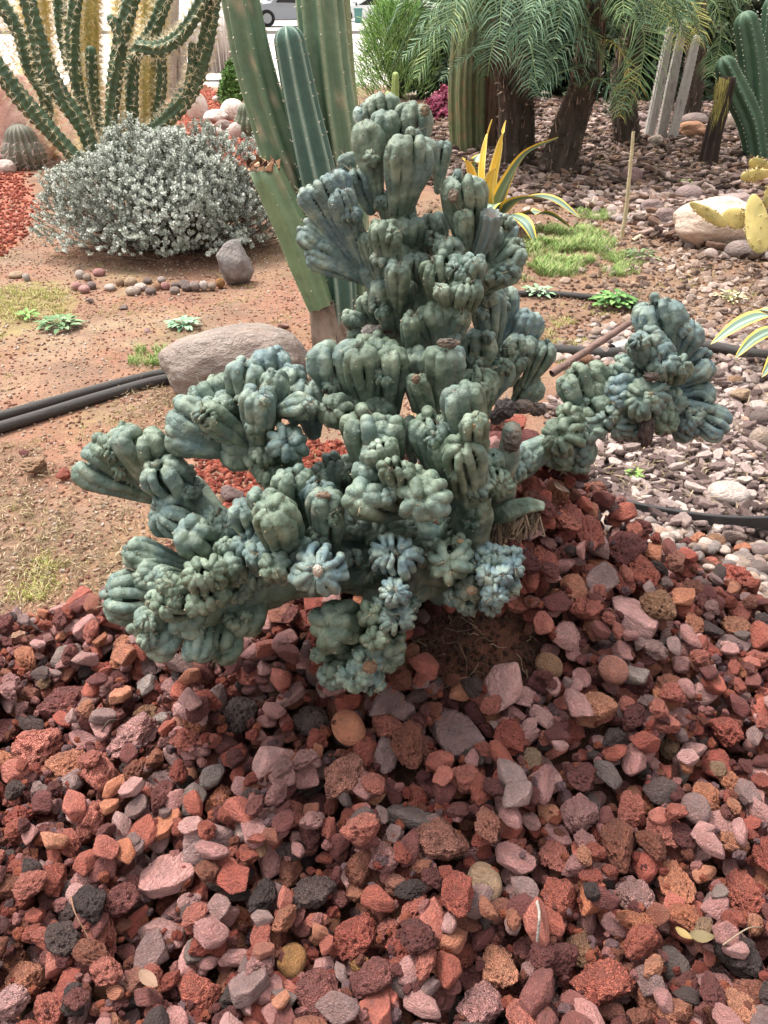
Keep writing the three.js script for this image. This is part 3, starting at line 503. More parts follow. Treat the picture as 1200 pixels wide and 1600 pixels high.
branch([[735, 860, 1.5, 56], [740, 900, 1.38, 40], [760, 920, 1.3, 34]], 0.5, 0.1);
branch([[730, 780, 1.6, 44], [800, 730, 1.68, 34], [870, 690, 1.72, 32], [950, 655, 1.74, 32], [1040, 625, 1.76, 26]], 0.35);
branch([[700, 660, 1.6, 40], [770, 570, 1.66, 36], [800, 500, 1.68, 26]], 0.4);
branch([[660, 560, 1.58, 40], [600, 470, 1.58, 30], [575, 420, 1.57, 26]], 0.35);
branch([[690, 540, 1.56, 40], [725, 440, 1.58, 30], [760, 420, 1.57, 22]], 0.2);
// top tower
const W = 0.42; // heads: apex xyz, neck xyz, half width, half thickness, rib width, turn, tint
const tower = [
  [596, 146, 1.74, 604, 240, 1.74, 32, 23, 16, 0, 0.2], [563, 166, 1.75, 580, 240, 1.74, 17, 15, 15, 0, 0.35], [648, 162, 1.7, 640, 262, 1.7, 32, 24, 19, 0, 0.3], [570, 190, 1.62, 590, 310, 1.62, 27, 23, 24, 0, 0.15],
  [603, 172, 1.68, 600, 260, 1.68, 24, 20, 20, 0, 0.15], [645, 207, 1.58, 622, 352, 1.62, 45, 30, 22, 0, 0.3, { arch: 0.9 }], [693, 220, 1.68, 684, 300, 1.68, 15, 13, 12, 0, 0.3], [536, 240, 1.66, 566, 300, 1.66, 20, 18, 24, 30, 0.6], [553, 262, 1.62, 580, 330, 1.63, 22, 20, 16, 0, 0.55],
  [500, 284, 1.57, 578, 432, 1.58, 46, 17, 15, 22, 0.85, { arch: 0.2 }], [530, 300, 1.54, 572, 420, 1.57, 24, 14, 14, 15, 0.95], [474, 352, 1.57, 575, 436, 1.58, 30, 20, 15, 90, 0.6], [485, 390, 1.55, 575, 440, 1.58, 26, 18, 16, 65, 0.5],
  [600, 345, 1.5, 606, 460, 1.55, 29, 22, 17, 0, 0.35], [570, 362, 1.54, 594, 450, 1.57, 17, 15, 15, 0, 0.4], [621, 413, 1.46, 622, 492, 1.53, 20, 18, 15, 0, 0.3], [596, 440, 1.52, 612, 525, 1.56, 24, 20, 22, 0, 0.35], [641, 492, 1.44, 640, 570, 1.5, 16, 15, 13, 0, 0.15],
  [722, 268, 1.58, 732, 402, 1.6, 38, 28, 21, 0, 0.2, { arch: 0.9 }], [724, 330, 1.54, 728, 400, 1.58, 18, 16, 17, 0, 0.2], [672, 332, 1.64, 692, 400, 1.64, 24, 20, 17, 20, 0.25], [650, 366, 1.68, 664, 430, 1.66, 28, 20, 14, 0, 0.9], [700, 374, 1.54, 706, 432, 1.57, 24, 20, 20, 0, 0.3],
  [690, 404, 1.48, 700, 520, 1.54, 38, 24, 17, -5, 0.2], [743, 405, 1.46, 728, 470, 1.53, 22, 20, 15, 0, 0.15], [689, 446, 1.42, 702, 490, 1.5, 14, 13, 10, 0, 0.15], [732, 440, 1.45, 700, 528, 1.52, 30, 20, 15, 10, 0.2], [672, 480, 1.47, 690, 560, 1.52, 26, 22, 24, 0, 0.25], [716, 480, 1.46, 690, 570, 1.52, 26, 20, 22, 0, 0.25],
  [814, 380, 1.57, 748, 452, 1.58, 30, 20, 15, 75, 0.25], [806, 408, 1.55, 745, 455, 1.57, 28, 19, 14, 60, 0.25], [796, 346, 1.62, 770, 400, 1.61, 24, 20, 14, 20, 0.4], [768, 356, 1.58, 764, 420, 1.59, 22, 18, 22, 0, 0.5, { corky: 0.25 }],
  [784, 446, 1.69, 790, 560, 1.66, 30, 22, 19, 0, 0.8, { arch: 0.8 }], [833, 486, 1.66, 800, 575, 1.65, 26, 21, 17, 15, 0.7], [762, 456, 1.6, 768, 560, 1.6, 30, 24, 20, 0, 0.3], [818, 522, 1.62, 792, 600, 1.62, 26, 21, 15, 0, 0.4], [855, 534, 1.63, 820, 606, 1.62, 22, 18, 16, 15, 0.4], [748, 520, 1.56, 740, 610, 1.57, 32, 26, 22, 0, 0.3], [784, 560, 1.58, 760, 630, 1.58, 30, 24, 18, 0, 0.35], [840, 590, 1.64, 800, 640, 1.63, 24, 20, 16, 0, 0.35],
  [650, 398, 1.57, 648, 470, 1.6, 24, 19, 15, 0, 0.7], [640, 338, 1.6, 636, 410, 1.63, 26, 20, 17, 0, 0.5], [632, 440, 1.54, 634, 500, 1.58, 20, 17, 14, 20, 0.6], [610, 300, 1.62, 614, 380, 1.64, 22, 18, 16, -10, 0.4],
  [570, 462, 1.6, 590, 520, 1.61, 18, 16, 17, 0, 0.1], [541, 492, 1.58, 570, 510, 1.6, 17, 15, 17, 0, 0.15], [549, 516, 1.58, 572, 540, 1.6, 14, 13, 15, 0, 0.2], [562, 482, 1.62, 590, 530, 1.62, 22, 17, 14, 45, 0.1],
];
// middle tier
const middle = [
  [518, 528, 1.44, 556, 650, 1.47, 48, 36, 34, -8, 0.45, { arch: 0.9 }], [560, 544, 1.38, 578, 660, 1.45, 33, 28, 24, 0, 0.3], [614, 550, 1.38, 612, 655, 1.45, 26, 23, 21, 0, 0.25], [588, 530, 1.46, 594, 610, 1.5, 40, 24, 20, 0, 0.05], [642, 556, 1.44, 650, 640, 1.5, 22, 20, 20, 0, 0.3],
  [696, 540, 1.38, 682, 670, 1.45, 34, 26, 23, 0, 0.25, { corky: 0.12 }], [662, 550, 1.42, 668, 650, 1.47, 24, 21, 21, 0, 0.3], [650, 590, 1.36, 682, 690, 1.42, 20, 18, 22, 0, 0.3, { corky: 0.2 }], [748, 578, 1.46, 748, 668, 1.48, 32, 26, 14, 0, 0.1],
  [722, 606, 1.27, 736, 770, 1.34, 36, 27, 30, 0, 0.2], [742, 654, 1.21, 738, 740, 1.3, 24, 21, 20, 0, 0.15, { corky: 0.1 }], [728, 690, 1.22, 736, 810, 1.34, 38, 33, 20, 0, 0.1, { arch: 0.5 }], [674, 656, 1.28, 714, 790, 1.36, 42, 30, 20, 10, 0.2], [690, 690, 1.26, 720, 800, 1.36, 30, 24, 19, 0, 0.2],
  [572, 650, 1.29, 602, 780, 1.4, 50, 34, 27, -6, 0.25, { arch: 1.0 }], [606, 656, 1.28, 616, 760, 1.38, 28, 24, 22, 0, 0.15], [598, 628, 1.4, 602, 690, 1.43, 20, 17, 17, 0, 0.25], [632, 655, 1.38, 646, 720, 1.42, 18, 16, 17, 0, 0.5, { corky: 0.2 }],
  [590, 696, 1.22, 618, 790, 1.34, 32, 17, 16, 12, 0.05], [560, 778, 1.17, 632, 800, 1.34, 38, 34, 32, 60, 0.2, { corky: 0.1 }], [566, 726, 1.22, 606, 800, 1.34, 24, 22, 34, 0, 0.2], [618, 728, 1.17, 640, 800, 1.3, 32, 20, 18, 5, 0.1], [660, 790, 1.13, 676, 770, 1.32, 44, 42, 27, 0, 0.08, { nr: 0.5, label: 'round star-shaped cactus head facing the viewer' }], [650, 745, 1.2, 660, 800, 1.32, 24, 20, 18, 0, 0.1],
  [782, 758, 1.29, 762, 740, 1.42, 27, 25, 13, 0, 0.15], [514, 640, 1.33, 566, 662, 1.48, 30, 28, 18, 0, 0.45], [520, 722, 1.42, 540, 790, 1.46, 46, 30, 18, 0, 0.05], [560, 615, 1.42, 590, 700, 1.46, 40, 30, 26, 0, 0.45],
];
// left arms
const left = [
  [122, 716, 1.45, 250, 776, 1.47, 40, 30, 27, 68, 0.2], [150, 690, 1.44, 246, 760, 1.47, 30, 24, 26, 40, 0.15], [192, 662, 1.46, 214, 720, 1.46, 16, 15, 16, 0, 0.1], [205, 678, 1.42, 252, 776, 1.46, 50, 26, 27, -4, 0.12, { arch: 0.5 }], [256, 684, 1.43, 268, 770, 1.46, 24, 21, 18, 0, 0.2, { corky: 0.12 }],
  [244, 724, 1.37, 306, 806, 1.44, 38, 30, 22, 0, 0.3], [240, 796, 1.34, 330, 836, 1.42, 36, 34, 19, 60, 0.35, { corky: 0.12 }], [296, 818, 1.28, 336, 890, 1.36, 36, 33, 24, 0, 0.5], [196, 860, 1.3, 310, 892, 1.36, 28, 25, 17, 70, 0.3], [206, 892, 1.28, 312, 914, 1.34, 30, 26, 18, 70, 0.3],
  [158, 934, 1.26, 306, 930, 1.32, 42, 36, 24, 80, 0.3], [236, 906, 1.22, 306, 908, 1.3, 24, 20, 15, 60, 0.3], [318, 896, 1.1, 338, 930, 1.26, 38, 28, 17, 25, 0.1, { arch: 0.3 }], [322, 938, 1.11, 340, 930, 1.26, 38, 22, 18, 10, 0.12], [266, 914, 1.13, 310, 930, 1.26, 22, 19, 14, 0, 0.15], [254, 950, 1.11, 318, 944, 1.26, 30, 27, 16, 0, 0.15], [232, 940, 1.17, 300, 935, 1.26, 18, 16, 13, 0, 0.25],
  [213, 978, 1.16, 286, 972, 1.25, 26, 23, 18, 70, 0.25], [234, 1014, 1.16, 304, 966, 1.24, 30, 25, 26, 30, 0.3], [304, 1030, 1.13, 326, 940, 1.24, 25, 22, 20, 0, 0.25, { arch: 0.3 }], [340, 1036, 1.16, 372, 944, 1.26, 32, 26, 24, 0, 0.3], [282, 990, 1.15, 326, 940, 1.24, 32, 26, 28, 0, 0.25], [376, 990, 1.2, 396, 920, 1.28, 34, 30, 30, 0, 0.25],
  [350, 850, 1.22, 366, 912, 1.28, 18, 16, 14, 0, 0.25], [346, 884, 1.18, 382, 910, 1.28, 30, 25, 22, 0, 0.3], [386, 838, 1.22, 400, 912, 1.3, 28, 24, 18, 0, 0.45], [376, 790, 1.24, 410, 866, 1.32, 25, 22, 19, 0, 0.35], [428, 786, 1.14, 456, 890, 1.26, 40, 36, 25, 0, 0.12], [408, 764, 1.2, 440, 850, 1.28, 26, 22, 20, 0, 0.12], [456, 738, 1.25, 476, 840, 1.32, 34, 24, 21, -8, 0.15], [496, 752, 1.24, 500, 840, 1.32, 30, 22, 15, 0, 0.9],
  [508, 776, 1.2, 514, 890, 1.28, 30, 26, 22, 0, 0.25, { corky: 0.3 }], [426, 890, 1.11, 452, 900, 1.28, 28, 26, 17, 0, 0.45], [494, 888, 1.07, 512, 876, 1.26, 46, 44, 17, 0, 1.0, { nr: 0.5, corky: 0.1, label: 'frosty blue cactus head with a pale scar at its centre' }], [400, 868, 1.18, 430, 900, 1.28, 26, 22, 19, 0, 0.5], [460, 850, 1.18, 480, 910, 1.28, 30, 24, 22, 0, 0.3],
  [270, 640, 1.42, 400, 704, 1.46, 36, 28, 26, 62, 0.35, { arch: 0.3 }], [264, 672, 1.4, 396, 710, 1.46, 34, 26, 25, 78, 0.35], [316, 640, 1.36, 400, 704, 1.43, 26, 24, 26, 55, 0.2], [304, 604, 1.46, 352, 660, 1.47, 24, 20, 22, 20, 0.2], [336, 588, 1.49, 370, 660, 1.49, 27, 22, 22, 0, 0.3], [382, 566, 1.43, 388, 690, 1.46, 34, 25, 22, 0, 0.4], [426, 545, 1.51, 420, 650, 1.5, 34, 25, 20, 0, 0.65, { corky: 0.1 }], [456, 574, 1.47, 460, 660, 1.48, 25, 21, 20, 0, 0.4],
  [402, 612, 1.33, 410, 710, 1.41, 32, 29, 27, 0, 0.4], [428, 583, 1.4, 432, 660, 1.43, 23, 20, 18, 0, 0.25], [484, 634, 1.34, 424, 644, 1.4, 22, 20, 20, 70, 0.4], [448, 688, 1.3, 452, 690, 1.48, 34, 31, 20, 0, 0.55], [396, 728, 1.36, 434, 690, 1.44, 32, 29, 22, 0, 0.45], [446, 734, 1.4, 452, 700, 1.48, 26, 24, 20, 0, 0.35], [350, 690, 1.42, 420, 710, 1.47, 40, 30, 30, 60, 0.4], [330, 625, 1.42, 390, 690, 1.46, 34, 26, 26, 30, 0.35], [478, 600, 1.44, 490, 680, 1.47, 30, 25, 24, 0, 0.5],
];
// low heads at the foot
const low = [
  [616, 858, 1.14, 632, 900, 1.34, 43, 34, 14, 0, 0.95, { corky: 0.08 }], [616, 924, 1.09, 622, 930, 1.28, 27, 25, 12, 0, 0.95], [622, 966, 1.09, 616, 966, 1.26, 31, 27, 12, 0, 0.95], [604, 950, 1.12, 612, 960, 1.26, 26, 23, 12, 0, 0.9], [640, 946, 1.14, 622, 956, 1.26, 20, 17, 12, 0, 0.8], [502, 972, 1.14, 580, 986, 1.3, 45, 42, 30, 60, 0.05, { nr: 0.55 }], [576, 958, 1.11, 596, 972, 1.24, 22, 20, 18, 0, 0.05], [582, 996, 1.08, 600, 992, 1.2, 23, 22, 16, 0, 0.05], [614, 1006, 1.13, 604, 990, 1.24, 26, 24, 20, 0, 0.3],
  [514, 1062, 1.14, 560, 1020, 1.25, 30, 27, 22, 0, 0.15], [548, 1054, 1.1, 570, 1030, 1.22, 31, 26, 15, 0, 0.2], [578, 1076, 1.12, 580, 1030, 1.22, 25, 21, 13, 0, 0.35], [608, 1040, 1.16, 590, 1014, 1.25, 32, 28, 26, 0, 0.1], [494, 1026, 1.15, 530, 1016, 1.22, 16, 14, 15, 0, 0.2], [572, 1030, 1.11, 580, 1010, 1.22, 30, 24, 18, 0, 0.2], [536, 1030, 1.16, 570, 1010, 1.26, 30, 26, 22, 0, 0.1],
  [700, 886, 1.13, 722, 866, 1.34, 37, 36, 20, 0, 0.3, { nr: 0.5 }], [718, 850, 1.19, 724, 876, 1.3, 18, 16, 14, 0, 0.2, { corky: 0.35 }],
  [772, 864, 1.18, 770, 900, 1.3, 25, 22, 13, 0, 1.0], [800, 862, 1.2, 780, 900, 1.3, 22, 18, 13, 0, 0.95], [804, 886, 1.15, 776, 900, 1.28, 20, 18, 12, 0, 0.95], [762, 896, 1.13, 764, 905, 1.28, 20, 18, 11, 0, 1.0], [786, 902, 1.12, 772, 908, 1.28, 20, 18, 11, 0, 1.0], [774, 926, 1.11, 768, 918, 1.27, 23, 21, 12, 0, 1.0], [800, 920, 1.15, 776, 915, 1.28, 20, 18, 12, 0, 0.9], [768, 952, 1.13, 764, 926, 1.26, 19, 17, 12, 0, 0.8], [734, 926, 1.15, 746, 910, 1.28, 26, 24, 16, 0, 0.4, { corky: 0.3 }], [705, 934, 1.17, 730, 916, 1.28, 17, 15, 12, 0, 0.3], [728, 950, 1.17, 742, 926, 1.28, 18, 16, 12, 0, 0.4], [745, 880, 1.18, 752, 905, 1.3, 20, 18, 13, 0, 0.9],
];
// right arm
const right = [
  [1028, 468, 1.79, 1040, 572, 1.79, 42, 28, 19, 0, 0.75, { arch: 0.8 }], [1076, 500, 1.79, 1046, 582, 1.79, 30, 22, 16, -35, 0.85], [1104, 552, 1.79, 1042, 606, 1.79, 36, 22, 16, 80, 0.8], [1002, 524, 1.7, 1036, 588, 1.77, 34, 23, 15, 10, 0.85], [1024, 540, 1.68, 1042, 590, 1.77, 26, 20, 14, 0, 0.7], [1036, 566, 1.66, 1042, 590, 1.76, 28, 25, 14, 0, 0.5], [1060, 572, 1.66, 1050, 596, 1.76, 26, 22, 13, 0, 0.45], [960, 566, 1.75, 1014, 606, 1.77, 24, 21, 13, 40, 0.3],
  [956, 604, 1.7, 1010, 632, 1.76, 28, 24, 20, 30, 1.0], [1008, 612, 1.64, 1010, 632, 1.76, 37, 33, 16, 0, 0.45, { nr: 0.5 }], [966, 626, 1.67, 1000, 640, 1.75, 18, 16, 13, 0, 0.8], [1054, 634, 1.7, 1030, 636, 1.78, 30, 27, 14, 0, 0.4], [1044, 664, 1.66, 1022, 640, 1.76, 28, 26, 13, 0, 0.15], [1132, 672, 1.72, 1048, 622, 1.77, 30, 20, 14, 45, 0.75, { arch: 0.3 }], [1112, 640, 1.74, 1048, 618, 1.78, 34, 22, 15, 80, 0.8], [1092, 678, 1.72, 1036, 634, 1.77, 28, 20, 14, 20, 0.75], [1108, 600, 1.78, 1070, 606, 1.79, 16, 14, 12, 60, 0.7], [950, 664, 1.68, 996, 650, 1.75, 32, 26, 13, 0, 0.85], [985, 676, 1.7, 1004, 650, 1.76, 28, 24, 15, 0, 0.85],
  [902, 578, 1.74, 934, 668, 1.75, 42, 24, 21, 0, 0.02, { arch: 0.5 }], [932, 590, 1.74, 944, 668, 1.75, 24, 20, 17, 0, 0.1], [884, 642, 1.67, 900, 660, 1.75, 25, 23, 15, 0, 0.0], [924, 628, 1.7, 940, 672, 1.75, 36, 24, 19, 20, 0.02], [872, 686, 1.62, 890, 690, 1.74, 36, 33, 15, 0, 0.25], [900, 700, 1.66, 905, 690, 1.75, 26, 22, 16, 0, 0.3], [895, 738, 1.66, 890, 690, 1.74, 40, 32, 22, 0, 0.2], [870, 730, 1.68, 876, 690, 1.74, 30, 26, 20, 0, 0.2], [918, 668, 1.66, 930, 672, 1.74, 26, 22, 15, 0, 0.2],
];
// small side heads crowding the limbs between the large ones
for (const [pts, tint] of limbs) for (let k = 0; k < pts.length * 2.2; k++) {
  const t = rr_(0.12, 1) * (pts.length - 1), i = Math.min(pts.length - 2, Math.floor(t)), f = t - i, [x, y, h, r] = [0, 1, 2, 3].map((q) => lerp(pts[i][q], pts[i + 1][q], f)), a = rr_(0, 6.28), m = h / 1295 * 1.25, out = r * rr_(1.15, 1.5), fw = rr_(0.35, 1), b = rr_(15, 23), z = Math.sqrt(1 - (1 - fw) ** 2 * 0.6);
  if (y > 930 || y < 560) continue;
  head(x + Math.cos(a) * out * (1.2 - z), y + Math.sin(a) * out * (1.2 - z) - 4, h - out * m * z, x, y, h, b * rr_(1, 1.4), b, rr_(12, 17), rr_(-40, 40), tint + rr_(-0.1, 0.2), { nr: 0.55 });
}
// knots of small twisted heads on the flanks of the large ones
const knots = [];
for (const [ax, ay, ah, nx, ny, nh, a, b, rw, lat, tint] of [...tower, ...middle, ...left, ...right]) { if (a < 22) continue; const k = rnd() < 0.5 ? 0 : rnd() < 0.7 ? 1 : 2; for (let i = 0; i < k; i++) {
  const f = rr_(0.12, 0.6), x = lerp(ax, nx, f) + rr_(-0.7, 0.7) * a * (1 - f * 0.6), y = lerp(ay, ny, f) + rr_(-0.3, 0.3) * b, z = lerp(ah, nh, f), m = ah / 1295 * 1.25, g = rr_(10, 16); knots.push([x + rr_(-8, 8), y - rr_(2, 10), z - b * m * rr_(0.95, 1.2), x, y + 8, z, g * rr_(1, 1.5), g, rr_(9, 13), rr_(-60, 60), tint + rr_(-0.15, 0.15), { nr: 0.5 }]); } }
for (const h of knots) head(...h);
for (const h of [...tower, ...middle, ...left, ...low, ...right]) head(...h);
// fine spines and dry flower scars at the tips
const sp = [];
for (const { A, u, l, c, bm, r0, m, outer } of apexes) {
  const B_ = new Bits(), n = 3 + Math.floor(rnd() * 4), w = u.clone().cross(l);
  for (let k = 0; k < 2 + Math.round(c / bm); k++) { const o = A.clone().addScaledVector(l, rr_(-1, 1) * (c + bm * 0.25)).addScaledVector(w, rr_(-0.3, 0.3) * bm).addScaledVector(u, -r0 * 0.5).sub(CO); for (let i = 0; i < n; i++) { const d = u.clone().addScaledVector(l, rr_(-1, 1)).addScaledVector(w, rr_(-1, 1)).normalize(); B_.spike(o, o.clone().addScaledVector(d, rr_(0.01, 0.03)), 0.0007, pick([spineBrown, spineBrown, spinePale])); } }
  for (const [ch, d] of outer) for (const i of [2, 3, 4, 5]) if (rnd() < 0.4) { const t = rnd(), a = ch[i], b = ch[Math.min(i + 1, 6)], R = lerp(a[3], b[3], t), o = V(lerp(a[0], b[0], t), lerp(a[1], b[1], t), lerp(a[2], b[2], t)).addScaledVector(d, R * 0.9).addScaledVector(u, i < 3 ? R * 0.4 : 0).sub(CO), tip = o.clone().addScaledVector(d, R * 0.2 + 0.0012).addScaledVector(u, i < 3 ? 0.001 : 0); B_.spike(o, tip, rr_(0.0011, 0.0021), pick([spinePale, spinePale, spineBrown])); }
  tag(put('spine_cluster', B_.geo(), spineMat, m), null, null, null, 'stuff');
}
function crust(x, y, h, w, hh, cols, name, label) { // dry, broken flower remains: a ragged heap of flakes on a lumpy core
  const p = at(x, y, h), s = mpp(p), B_ = new Bits(), cc = cols.map(lin), o = p.clone().sub(CO);
  for (let i = 0; i < 46; i++) { const d = V(rr_(-1, 1), rr_(-1, 1), rr_(-1, 1)).normalize(), e = V(rr_(-1, 1), rr_(-1, 1), rr_(-1, 1)).normalize(), b = o.clone().add(V(d.x * w * s * 0.8, d.y * hh * s * 0.8, d.z * Math.min(w, hh) * s * 0.7).multiplyScalar(rr_(0.3, 1))), L = rr_(0.25, 0.55) * Math.min(w, hh) * s; B_.quad(b.clone().addScaledVector(e, -L), b.clone().addScaledVector(d, L * 0.4).addScaledVector(e, 0.1 * L), b.clone().addScaledVector(e, L).addScaledVector(d, 0.5 * L), b.clone().addScaledVector(d, -L * 0.5), pick(cc)); }
  const g = new THREE.IcosahedronGeometry(1, 6), P = g.attributes.position; for (let i = 0; i < P.count; i++) { const v = V(P.getX(i), P.getY(i), P.getZ(i)), k = 0.78 * (1 + 0.5 * fbm(v.x * 2 + x, v.y * 2 + y, v.z * 2, 3)); P.setXYZ(i, o.x + v.x * k * w * s, o.y + v.y * k * hh * s, o.z + v.z * k * Math.min(w, hh) * s); }
  g.deleteAttribute('uv'); g.computeVertexNormals(); paint(g, (a, b, c) => { const k = cl(0.5 + fbm(a * 60, b * 60, c * 60, 3) * 1.6); const A_ = cc[0], Z = cc[cc.length - 1]; return [lerp(A_.r, Z.r, k), lerp(A_.g, Z.g, k), lerp(A_.b, Z.b, k)]; });
  const m = put(name, merge([g, B_.geo()]), spineMat, cactus); if (label) m.userData.label = label; return m;
}
crust(664, 172, 1.66, 10, 11, ['#3f352c', '#6b5c48', '#8f8068'], 'dry_flower');
crust(708, 306, 1.548, 10, 12, ['#4a3e34', '#6d5f50', '#85776a'], 'dry_flower');
crust(700, 536, 1.37, 22, 10, ['#3a3230', '#5d5047', '#7d6f60'], 'dry_flower');
crust(650, 592, 1.34, 8, 9, ['#4a3c33', '#75614f'], 'dry_flower');
crust(626, 660, 1.36, 8, 12, ['#54453a', '#7d6853'], 'dry_flower');
crust(506, 774, 1.195, 15, 8, ['#4f4035', '#85705d'], 'scar', 'pale brown cracked scar on a stubby head');
crust(496, 892, 1.068, 10, 12, ['#857668', '#a5968a', '#b3a69b'], 'scar');
crust(578, 1042, 1.085, 14, 13, ['#5f4a38', '#85694f', '#6d523e'], 'scar', 'orange brown corky cut on a low head');
crust(737, 922, 1.138, 11, 9, ['#6f5d4a', '#94806a'], 'scar');
crust(719, 846, 1.18, 7, 6, ['#6f5f4a', '#94815f'], 'scar');
crust(1010, 674, 1.645, 15, 32, ['#241d1d', '#3d3231', '#54443f'], 'dry_flower', 'black withered flower hanging under the right arm');
crust(1018, 588, 1.655, 16, 9, ['#332b29', '#574a42'], 'dry_flower');
crust(788, 640, 1.33, 20, 22, ['#2c2424', '#4f4340', '#7f7470', '#1f1a1c'], 'dry_flower', 'charred black dried flower stub at the centre');
crust(818, 636, 1.4, 22, 14, ['#2e2624', '#4d3f38', '#5f5048'], 'dry_flower');
crust(742, 664, 1.208, 8, 7, ['#786850', '#9a8868'], 'scar');
crust(284, 706, 1.42, 10, 10, ['#8b8274', '#b8afa0'], 'scar');
branch([[800, 668, 1.385, 22], [794, 715, 1.39, 22], [784, 790, 1.44, 22], [760, 850, 1.5, 26]], 0.2, 0.75, 'corky_stub', 9);
crust(800, 690, 1.365, 17, 22, ['#5f564e', '#8a7f73', '#3d3532'], 'dry_flower');
crust(776, 652, 1.35, 14, 16, ['#332b2a', '#5d5350', '#1f1a1c'], 'dry_flower');
crust(840, 640, 1.46, 18, 14, ['#2e2624', '#4d3f38', '#5f5048'], 'dry_flower');
head(806, 726, 1.39, 794, 760, 1.45, 20, 18, 12, 20, 0.2);
head(772, 712, 1.37, 780, 770, 1.45, 22, 18, 13, 0, 0.15);
{ // cut stump, brown leaf-like husks, the half dead pod
  const q = at(580, 520, 1.56), k = mpp(q), B_ = new Bits(), br = [lin('#6f5846'), lin('#85705c'), lin('#574438'), lin('#96826f')];
  for (let i = 0; i < 9; i++) { const o = q.clone().sub(CO).add(V(rr_(-8, 30) * k, rr_(-10, 26) * k, rr_(-10, 10) * k)), d = V(rr_(-0.6, 1), rr_(-1, 0.8), rr_(-0.3, 0.6)).normalize(), e = V(rr_(-1, 1), rr_(-1, 1), 0).normalize(), c = pick(br), L = rr_(22, 40) * k, ww = rr_(7, 13) * k; const pts = [0, 0.35, 0.7, 1].map((t) => o.clone().addScaledVector(d, L * t).add(V(0, -0.3 * L * t * t, 0.2 * L * Math.sin(t * 3)))); for (let j = 0; j < 3; j++) { const w0 = ww * Math.sin(0.3 + 0.85 * j), w1 = ww * Math.sin(0.3 + 0.85 * (j + 1)) * (j === 2 ? 0.3 : 1); B_.quad(pts[j].clone().addScaledVector(e, -w0), pts[j].clone().addScaledVector(e, w0), pts[j + 1].clone().addScaledVector(e, w1), pts[j + 1].clone().addScaledVector(e, -w1), c); } }
  put('dry_husk', B_.geo(), std({ vertexColors: true, side: THREE.DoubleSide }), cactus);
  crust(582, 520, 1.55, 22, 16, ['#5a4f4a', '#857a72', '#9b938c'], 'scar');
  const pod = [[at(846, 790, 1.4), 5], [at(825, 788, 1.39), 11], [at(796, 796, 1.4), 15], [at(775, 806, 1.42), 12]].map(([v, r]) => [v.x, v.y, v.z, r * mpp(v)]), side = [0, 1, 2, 3].map((i) => pod.map((v, j) => [v[0], v[1] + (i - 1.5) * v[3] * 0.45, v[2] + 0.4 * v[3] + 0.008 * Math.sin(i * 2), v[3] * 0.5]));
  const f = fieldOf([pod, ...side], 0.006), [lo, hi] = boxOf([pod, ...side], 0.012), pg = surfaceNets(f, lo, hi, 0.0026, cactusNoise); shift(pg, CO); put('withered_pod', skinned(pg, 0.05, 0.1), skinMat, cactus).userData.label = 'half dead green pod with dry fibres below';
  const D = new Bits(), fc = [lin('#6b5d4d'), lin('#8b7c68'), lin('#4a4037'), lin('#a09280')];
  for (let i = 0; i < 90; i++) { const t = rnd(), a = at(lerp(842, 770, t) + rr_(-5, 5), lerp(800, 822, t) + rr_(-4, 8), 1.385 + rr_(0, 0.05)), b = at(lerp(838, 765, t) + rr_(-30, 10), lerp(826, 850, t) + rr_(-14, 14), 1.4 + rr_(0, 0.05)), m = a.clone().lerp(b, 0.5).add(V(rr_(-0.01, 0.01), rr_(-0.02, 0), 0.012)); D.tube([a, m, b].map((v) => v.sub(CO)), 0.0022, 0.0012, pick(fc), 4); }
  put('dry_fibre', D.geo(), spineMat, cactus);
}
{ // fine roots hanging out of the bare soil under the cactus
  const B_ = new Bits(), cc = ['#5d4a3b', '#7a6450', '#43342a', '#8f7a64'].map(lin); for (let i = 0; i < 130; i++) { const x = soilHole.x + rr_(-0.17, 0.17), z = soilHole.z + rr_(-0.12, 0.12), P = []; let px = x, pz = z, dx = rr_(-1, 1), dz = rr_(-0.4, 1); for (let k = 0; k < 5; k++) { P.push(V(px, moundH(px, pz) + rr_(-0.002, 0.009), pz).sub(CO)); px += dx * 0.014 + rr_(-0.006, 0.006); pz += dz * 0.014 + rr_(-0.006, 0.006); } B_.tube(P, rr_(0.0006, 0.0016), 0.0004, pick(cc), 4); } tag(put('roots', B_.geo(), spineMat, cactus), null, null, null, 'stuff');
}
